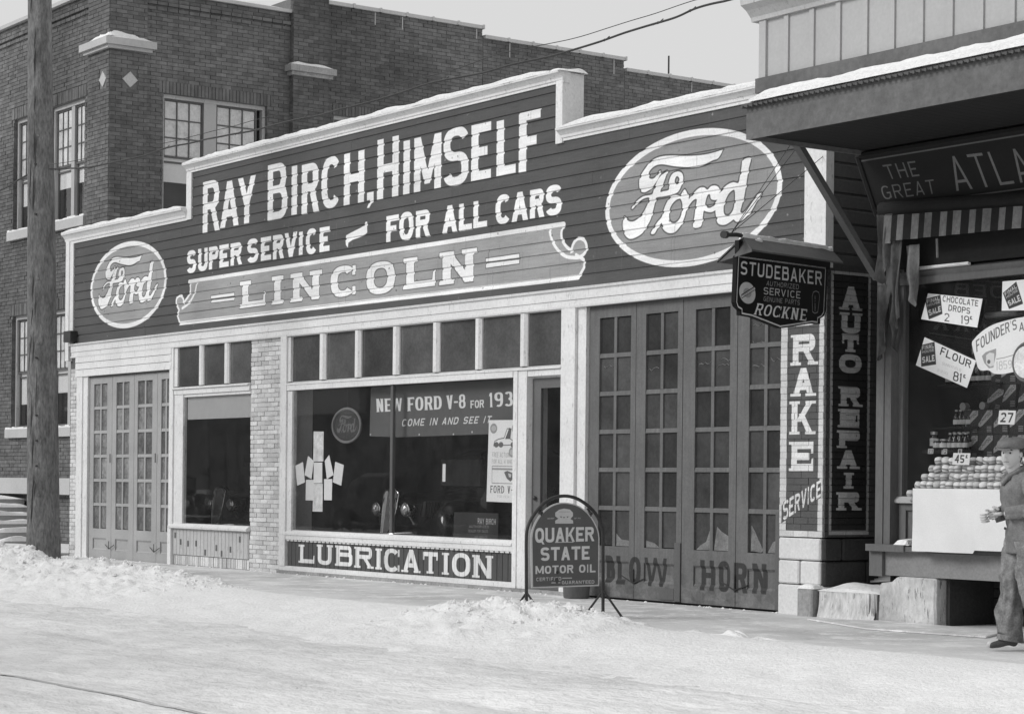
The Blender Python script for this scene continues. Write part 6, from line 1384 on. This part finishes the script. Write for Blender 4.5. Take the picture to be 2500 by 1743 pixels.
# tins
tin = None
for i, (x, z_) in enumerate([(19.98, 2.0), (20.05, 2.0), (20.12, 2.0), (20.19, 2.0), (20.05, 2.12), (20.30, 2.12)]):
    if tin is None:
        tin = empty('tin', (0, 0, 0), '', 'tin', 'round tins lying above the bottles'); t = MB(); t.lathe((0, 0, 0), [(0, -.03), (.035, -.03), (.036, .03), (0, .03)], 16, 'y'); t.build('can', M['pack_dim'], tin)
        t = MB(); t.lathe((0, -.031, 0), [(.036, -.003), (.039, 0), (.036, .003)], 16, 'y'); t.build('rim', M['cap'], tin); o_ = tin
    else: o_ = copy_tree(tin)
    o_.location = (x, .46, z_); o_['label'] = '%s round tin from the left lying end on above the bottles' % ORD[i] if i < 4 else 'round tin stacked alone above the %s end of the tin row' % ('left', 'right')[i-4]
# soap boxes
sbx = None
m_chip = imgmat('soap_box_print', IM_CHIP, 'uv', var=.1, fvar=.08); k = 0
for row in range(5):
    for c_ in range(8):
        x, z_ = 20.09+c_*.192, 1.60+row*.243
        if row == 2 and c_ < 1: continue
        if sbx is None:
            sbx = empty('soap_box', (0, 0, 0), '', 'box', 'stacked soap boxes in the grocery window')
            t = MB(); t.quv([(0, 0, 0), (.186, 0, 0), (.186, 0, .238), (0, 0, .238)], [(0, .07, 0), (.186, .07, 0), (.186, .07, .238), (0, .07, .238)]); t.build('carton', m_chip, sbx, fix=False)
            t = MB(); t.box(.004, .182, .003, .067, .2382, .2402); t.build('lid_flap', M['soffit'], sbx); o_ = sbx
        else: o_ = copy_tree(sbx)
        o_.location = (x, .40+random.uniform(-.006, .006), z_); o_.rotation_euler = (0, (.22 if row >= 2 and c_ % 2 else 0) if row < 4 else 0, random.uniform(-.03, .03))
        if row >= 2: o_.location.y += .1
        o_['label'] = 'soap box, %s from the left in the %s layer of the window stack' % (ORD[c_], ('bottom', 'second', 'third', 'fourth', 'top')[row])
t = MB(); t.box(20.08, 21.7, .39, .6, .68, 1.596); t.build('box_stand', M['soffit'], cat='stand', label='dark stand under the stacked soap boxes', loc=(20.9, .5, .68))
# price papers on the glass
flat('price_paper', P1, GY, imgmat('pp1', IM_P1, 'uv', var=.05, fvar=.05), 'tilted white price paper for chocolate drops on the grocery glass', 'price sign')
flat('price_paper', P2, GY-.004, imgmat('pp2', IM_P2, 'uv', var=.05, fvar=.05), 'slanting white price paper for flour, lowest on the grocery glass', 'price sign')
flat('price_paper', P3, GY, imgmat('pp3', IM_P3, 'uv', var=.05, fvar=.05), 'white sale paper cut by the right edge, highest on the grocery glass', 'price sign')
flat('founders_sign', P4, GY-.008, imgmat('pp4', IM_P4, 'uv', var=.05, fvar=.05), 'large pale curved founders sign at the right of the grocery glass', 'sign')
cx, cz = fd(1500, 1090); k = empty('round_badge', (cx, -.04, cz), 'dark round framed badge hanging over the founders sign', 'sign')
t = MB(); t.lathe((cx, -.045, cz), [(0, -.01), (.15, -.01), (.15, .01), (0, .01)], 30, 'y'); t.build('disc', M['printed_paper'], k); t = MB(); t.tube([(cx+.155*cos(a*pi/14), -.045, cz+.23*sin(a*pi/14)*.75) for a in range(29)], .016, 6, cap=False); t.build('rim', M['wood_mid'], k, smooth=True)

# ================================================================== the man at the right edge
px_ = FP(2496, 1500, -1.9)[0]
MAN = empty('person', (px_, -1.9, 0), 'man in flat cap and loose work clothes walking past the grocery window', 'person')
def skin(name, V, E, R, m_, parent, sub=2, root=0):
    me = bpy.data.meshes.new(name); me.from_pydata([tuple(v) for v in V], E, []); me.materials.append(m_)
    o_ = bpy.data.objects.new(name, me); COL.objects.link(o_); o_.parent = parent
    md = o_.modifiers.new('skin', 'SKIN'); md.use_smooth_shade = True
    for i, r in enumerate(R):
        sv = me.skin_vertices[0].data[i]; sv.radius = r if isinstance(r, tuple) else (r, r); sv.use_root = (i == root)
    sb = o_.modifiers.new('sub', 'SUBSURF'); sb.levels = sub; sb.render_levels = sub
    return o_
H = dict(pel=(0, .02, .93), wst=(0, .0, 1.08), chs=(0, -.03, 1.30), nek=(0, -.08, 1.46), hd0=(0, -.11, 1.54), hd1=(0, -.12, 1.64),
 sl=(.18, -.02, 1.40), el=(.24, .02, 1.15), wl=(.05, -.19, 1.12), sr=(-.18, -.03, 1.40), er=(-.24, .0, 1.15), wr=(-.10, -.21, 1.10),
 hl=(.10, .02, .90), kl=(.10, .03, .50), al=(.11, .17, .10), tl=(.12, .0, .05), hr=(-.10, .02, .90), kr=(-.11, -.06, .50), ar=(-.12, -.05, .09), tr=(-.13, -.25, .05))
K_ = list(H); ix = {k: i for i, k in enumerate(K_)}
ED = [('pel', 'wst'), ('wst', 'chs'), ('chs', 'nek'), ('nek', 'hd0'), ('hd0', 'hd1'), ('chs', 'sl'), ('sl', 'el'), ('el', 'wl'), ('chs', 'sr'), ('sr', 'er'), ('er', 'wr'), ('pel', 'hl'), ('hl', 'kl'), ('kl', 'al'), ('al', 'tl'), ('pel', 'hr'), ('hr', 'kr'), ('kr', 'ar'), ('ar', 'tr')]
RD = dict(pel=(.14, .10), wst=(.13, .095), chs=(.12, .085), nek=.05, hd0=(.07, .08), hd1=(.07, .08), sl=.04, el=.038, wl=.028, sr=.04, er=.042, wr=.028, hl=.085, kl=.055, al=.038, tl=.03, hr=.085, kr=.055, ar=.038, tr=.03)
skin('body', [H[k] for k in K_], [(ix[a], ix[b2]) for a, b2 in ED], [RD[k] for k in K_], M['skin'], MAN)
def loft(name, C_, Rr, m_, parent, n=28, wr=.012, sd_=0., cap=True, sc=7.):
    t = MB(); C_ = [Vector(c) for c in C_]; sub_ = []
    for i in range(len(C_)-1):
        for k in range(6): f = k/6; g = f*f*(3-2*f); sub_.append((C_[i].lerp(C_[i+1], f), lerp(Rr[i][0], Rr[i+1][0], g), lerp(Rr[i][1], Rr[i+1][1], g)))
    sub_.append((C_[-1], Rr[-1][0], Rr[-1][1])); prev = None
    for i, (c, rx, ry) in enumerate(sub_):
        d = (sub_[min(i+1, len(sub_)-1)][0]-sub_[max(0, i-1)][0]).normalized(); a = Vector((1, 0, 0)); a = (a-d*a.dot(d)).normalized(); b2 = d.cross(a)
        for j in range(n):
            th = 2*pi*j/n; w_ = 1+wr/max(rx, ry)*(noise.noise(Vector((cos(th)*2.2+sd_, sin(th)*2.2, c.z*sc)))*1.6+.7*noise.noise(Vector((cos(th)*5+sd_, sin(th)*5, c.z*sc*2.4)))); t.v.append(tuple(c+a*cos(th)*rx*w_+b2*sin(th)*ry*w_))
    m2 = len(sub_)
    for i in range(m2-1):
        for j in range(n): t.f.append((i*n+j, i*n+(j+1) % n, (i+1)*n+(j+1) % n, (i+1)*n+j)); t.t.append(1.)
    t.f.append(tuple(range(n))); t.f.append(tuple(range((m2-1)*n, m2*n))); t.t += [1., 1.]
    o_ = t.build(name, m_, None, smooth=True); o_.parent = parent; return o_
jk = loft('jacket', [(0, .02, .80), (0, .02, .90), (0, .01, 1.04), (0, -.01, 1.18), (0, -.03, 1.32), (0, -.045, 1.41), (0, -.07, 1.46)], [(.19, .15), (.19, .15), (.178, .14), (.19, .145), (.205, .14), (.155, .11), (.075, .07)], M['jacket'], MAN, wr=.022)
for nm, a, b2, c in (('sleeve', 'sl', 'el', 'wl'), ('sleeve', 'sr', 'er', 'wr')):
    A_, B_, C2 = Vector(H[a]), Vector(H[b2]), Vector(H[c]); loft(nm, [A_+Vector((0, 0, .045)), A_.lerp(B_, .3), A_.lerp(B_, .85), B_+Vector((0, -.03, -.02)), B_.lerp(C2, .35), B_.lerp(C2, .9)], [(.05, .05), (.075, .078), (.064, .066), (.064, .064), (.058, .058), (.050, .050)], M['jacket'], jk, n=18, wr=.018, sd_=A_.x*9)
tr_ = loft('trousers', [(0, .02, .815), (0, .02, .86), (0, .02, .97)], [(.10, .10), (.16, .125), (.16, .125)], M['trousers'], MAN)
for a, b2, c in (('hl', 'kl', 'al'), ('hr', 'kr', 'ar')):
    A_, B_, C2 = Vector(H[a]), Vector(H[b2]), Vector(H[c]); loft('trouser_leg', [A_, A_.lerp(B_, .45), B_, B_.lerp(C2, .5), B_.lerp(C2, .88), C2+Vector((0, -.01, -.01))], [(.105, .115), (.108, .115), (.09, .095), (.088, .09), (.092, .10), (.088, .105)], M['trousers'], tr_, n=22, wr=.030, sd_=A_.x*7, sc=5.)
for a, t_ in (('al', 'tl'), ('ar', 'tr')):
    A_, T2 = Vector(H[a]), Vector(H[t_]); d = (T2-A_); d.z = 0; d.normalize(); h0 = A_-d*.06; h0.z = .05
    skin('shoe', [h0, (A_.x, A_.y, .10), A_+d*.08+Vector((0, 0, -.025)), A_+d*.19+Vector((0, 0, -.045))], [(0, 1), (1, 2), (2, 3)], [(.045, .04), (.05, .05), (.048, .04), (.042, .03)], M['shoe'], MAN)
# head: shaped lathe-like grid with a face
def headf(u, v):
    th = 2*pi*u; ph = pi*v; x = sin(th)*sin(ph); y = -cos(th)*sin(ph); z_ = -cos(ph)      # front is -y
    w_ = .074*(1-.16*max(0, -z_)); X, Y, Z_ = x*w_*1.02, y*.095, z_*.118
    if y < -.5 and z_ < 0: Y += .010*(-z_)                      # chin in
    fr_ = math.exp(-(x/.18)**2)*(1 if y < 0 else 0)
    Y -= .028*fr_*math.exp(-((z_+.10)/.16)**2)                  # nose
    Y += .010*math.exp(-((abs(x)-.38)/.16)**2)*math.exp(-((z_-.10)/.12)**2)*(1 if y < 0 else 0)   # eye sockets
    Y -= .006*math.exp(-(x/.4)**2)*math.exp(-((z_-.26)/.1)**2)*(1 if y < 0 else 0)
    Y -= .010*math.exp(-(x/.3)**2)*math.exp(-((z_+.88)/.16)**2)*(1 if y < 0 else 0)
    return (X, Y-.02, Z_+1.605)
t = MB(); t.grid(headf, 40, 30); hd = t.build('head', M['skin'], None, smooth=True, fix=False); hd.parent = MAN
HSH = -.10
def loc_obj(t, name, m_, parent, **k): o_ = t.build(name, m_, None, **k); o_.parent = parent; return o_
for s in (-1, 1):
    t = MB(); t.lathe((s*.028, -.098, 1.617), [(0, -.008), (.008, -.004), (.010, 0), (.008, .006)], 10, 'y'); loc_obj(t, 'eye', M['hair'], hd)
    t = MB(); t.tube([(s*.012, -.112, 1.640), (s*.03, -.110, 1.645), (s*.048, -.098, 1.638)], .0045, 5); loc_obj(t, 'eyebrow', M['hair'], hd)
    t = MB(); t.lathe((s*.074, -.01, 1.605), [(0, -.01), (.022, -.006), (.026, .004), (.018, .010), (0, .008)], 12, 'x'); loc_obj(t, 'ear', M['skin'], hd, smooth=True)
t = MB(); t.tube([(-.024, -.106, 1.545), (0, -.113, 1.547), (.024, -.106, 1.545)], [.003, .005, .003], 6); loc_obj(t, 'mouth', M['lip'], hd)
def hairf(u, v):
    th = 2*pi*u; ph = pi*(.42+.58*v); x, y, z_ = headf(u, .46-.14*max(0, -cos(2*pi*u))+.56*v); c = Vector((0, -.02, 1.605)); p = Vector((x, y, z_)); d = (p-c); k_ = 1.10 if cos(th) < .35 else 1.015
    return tuple(c+d*k_)
t = MB(); t.grid(lambda u, v: hairf(.24+.52*u, v), 26, 14); loc_obj(t, 'hair', M['hair'], hd, smooth=True, fix=False)
t = MB()
def capf(u, v):
    a = 2*pi*u; r = [.092, .108, .118, .112, .08, .0][int(v*5+.5)]; z_ = [1.655, 1.665, 1.69, 1.715, 1.733, 1.74][int(v*5+.5)]; return (r*sin(a)*.92, -.015-r*cos(a)*1.12-.012*(1 if cos(a) > 0 else 0), z_+.012*cos(a)*-1+.004*sin(a*3))
t.grid(capf, 28, 5); cp = loc_obj(t, 'cap', M['capm'], MAN, smooth=True, fix=False)
t = MB(); t.hexa([(-.07, -.105, 1.652), (-.05, -.15, 1.640), (0, -.168, 1.636), (.05, -.15, 1.640), (.07, -.105, 1.652)], [(-.07, -.10, 1.662), (-.05, -.145, 1.650), (0, -.163, 1.646), (.05, -.145, 1.650), (.07, -.10, 1.662)]); loc_obj(t, 'cap_peak', M['capm'], cp)
# hands: palm, four unequal curled fingers and a thumb from the side of the palm
for s, wk, ek in ((1, 'wl', 'el'), (-1, 'wr', 'er')):
    W0, E0 = Vector(H[wk]), Vector(H[ek]); d = (W0-E0).normalized(); side = Vector((0, 0, 1)); nrm = d.cross(side).normalized()*s; side = nrm.cross(d)*s
    if side.z < 0: side = -side
    pal = W0+d*.045; V = [W0, W0+d*.04, W0+d*.085]; E2 = [(0, 1), (1, 2)]; R2 = [(.024, .02), (.040, .016), (.040, .015)]
    skin('palm', V, E2, R2, M['skin'], MAN, sub=1)
    for i, L in enumerate((.062, .070, .065, .05)):
        o0 = W0+d*.085+side*(.030-.020*i); q1 = o0+d*L*.42+nrm*-.012; q2 = q1+d*L*.12+nrm*-.026; q3 = q2-d*L*.14+nrm*-.018
        skin('finger', [o0-d*.02, q1, q2, q3], [(0, 1), (1, 2), (2, 3)], [.0098, .0092, .0085, .007], M['skin'], MAN, sub=1)
    o0 = W0+d*.03+side*.03; skin('thumb', [o0, o0+d*.025+side*.025-nrm*.01, o0+d*.055+side*.032-nrm*.022], [(0, 1), (1, 2)], [.0125, .011, .009], M['skin'], MAN, sub=1)
t = MB()
for z_ in (1.0, 1.12, 1.24): t.lathe((.0, -.155, z_), [(0, -.006), (.011, -.005), (.011, .004), (0, .005)], 10, 'y')
loc_obj(t, 'buttons', M['hair'], MAN, kind='stuff')
t = MB(); t.tube([(-.07, -.06, 1.47), (-.04, -.15, 1.42), (0, -.175, 1.36), (.04, -.15, 1.42), (.07, -.06, 1.47), (0, .02, 1.50), (-.07, -.06, 1.47)], .02, 8, cap=False); loc_obj(t, 'collar', M['jacket'], MAN, smooth=True)
for o_ in (hd, cp):
    o_.location = (0, -.095, -.01); o_.rotation_euler = (0, 0, radians(40))
MAN.rotation_euler = (0, 0, radians(-27))
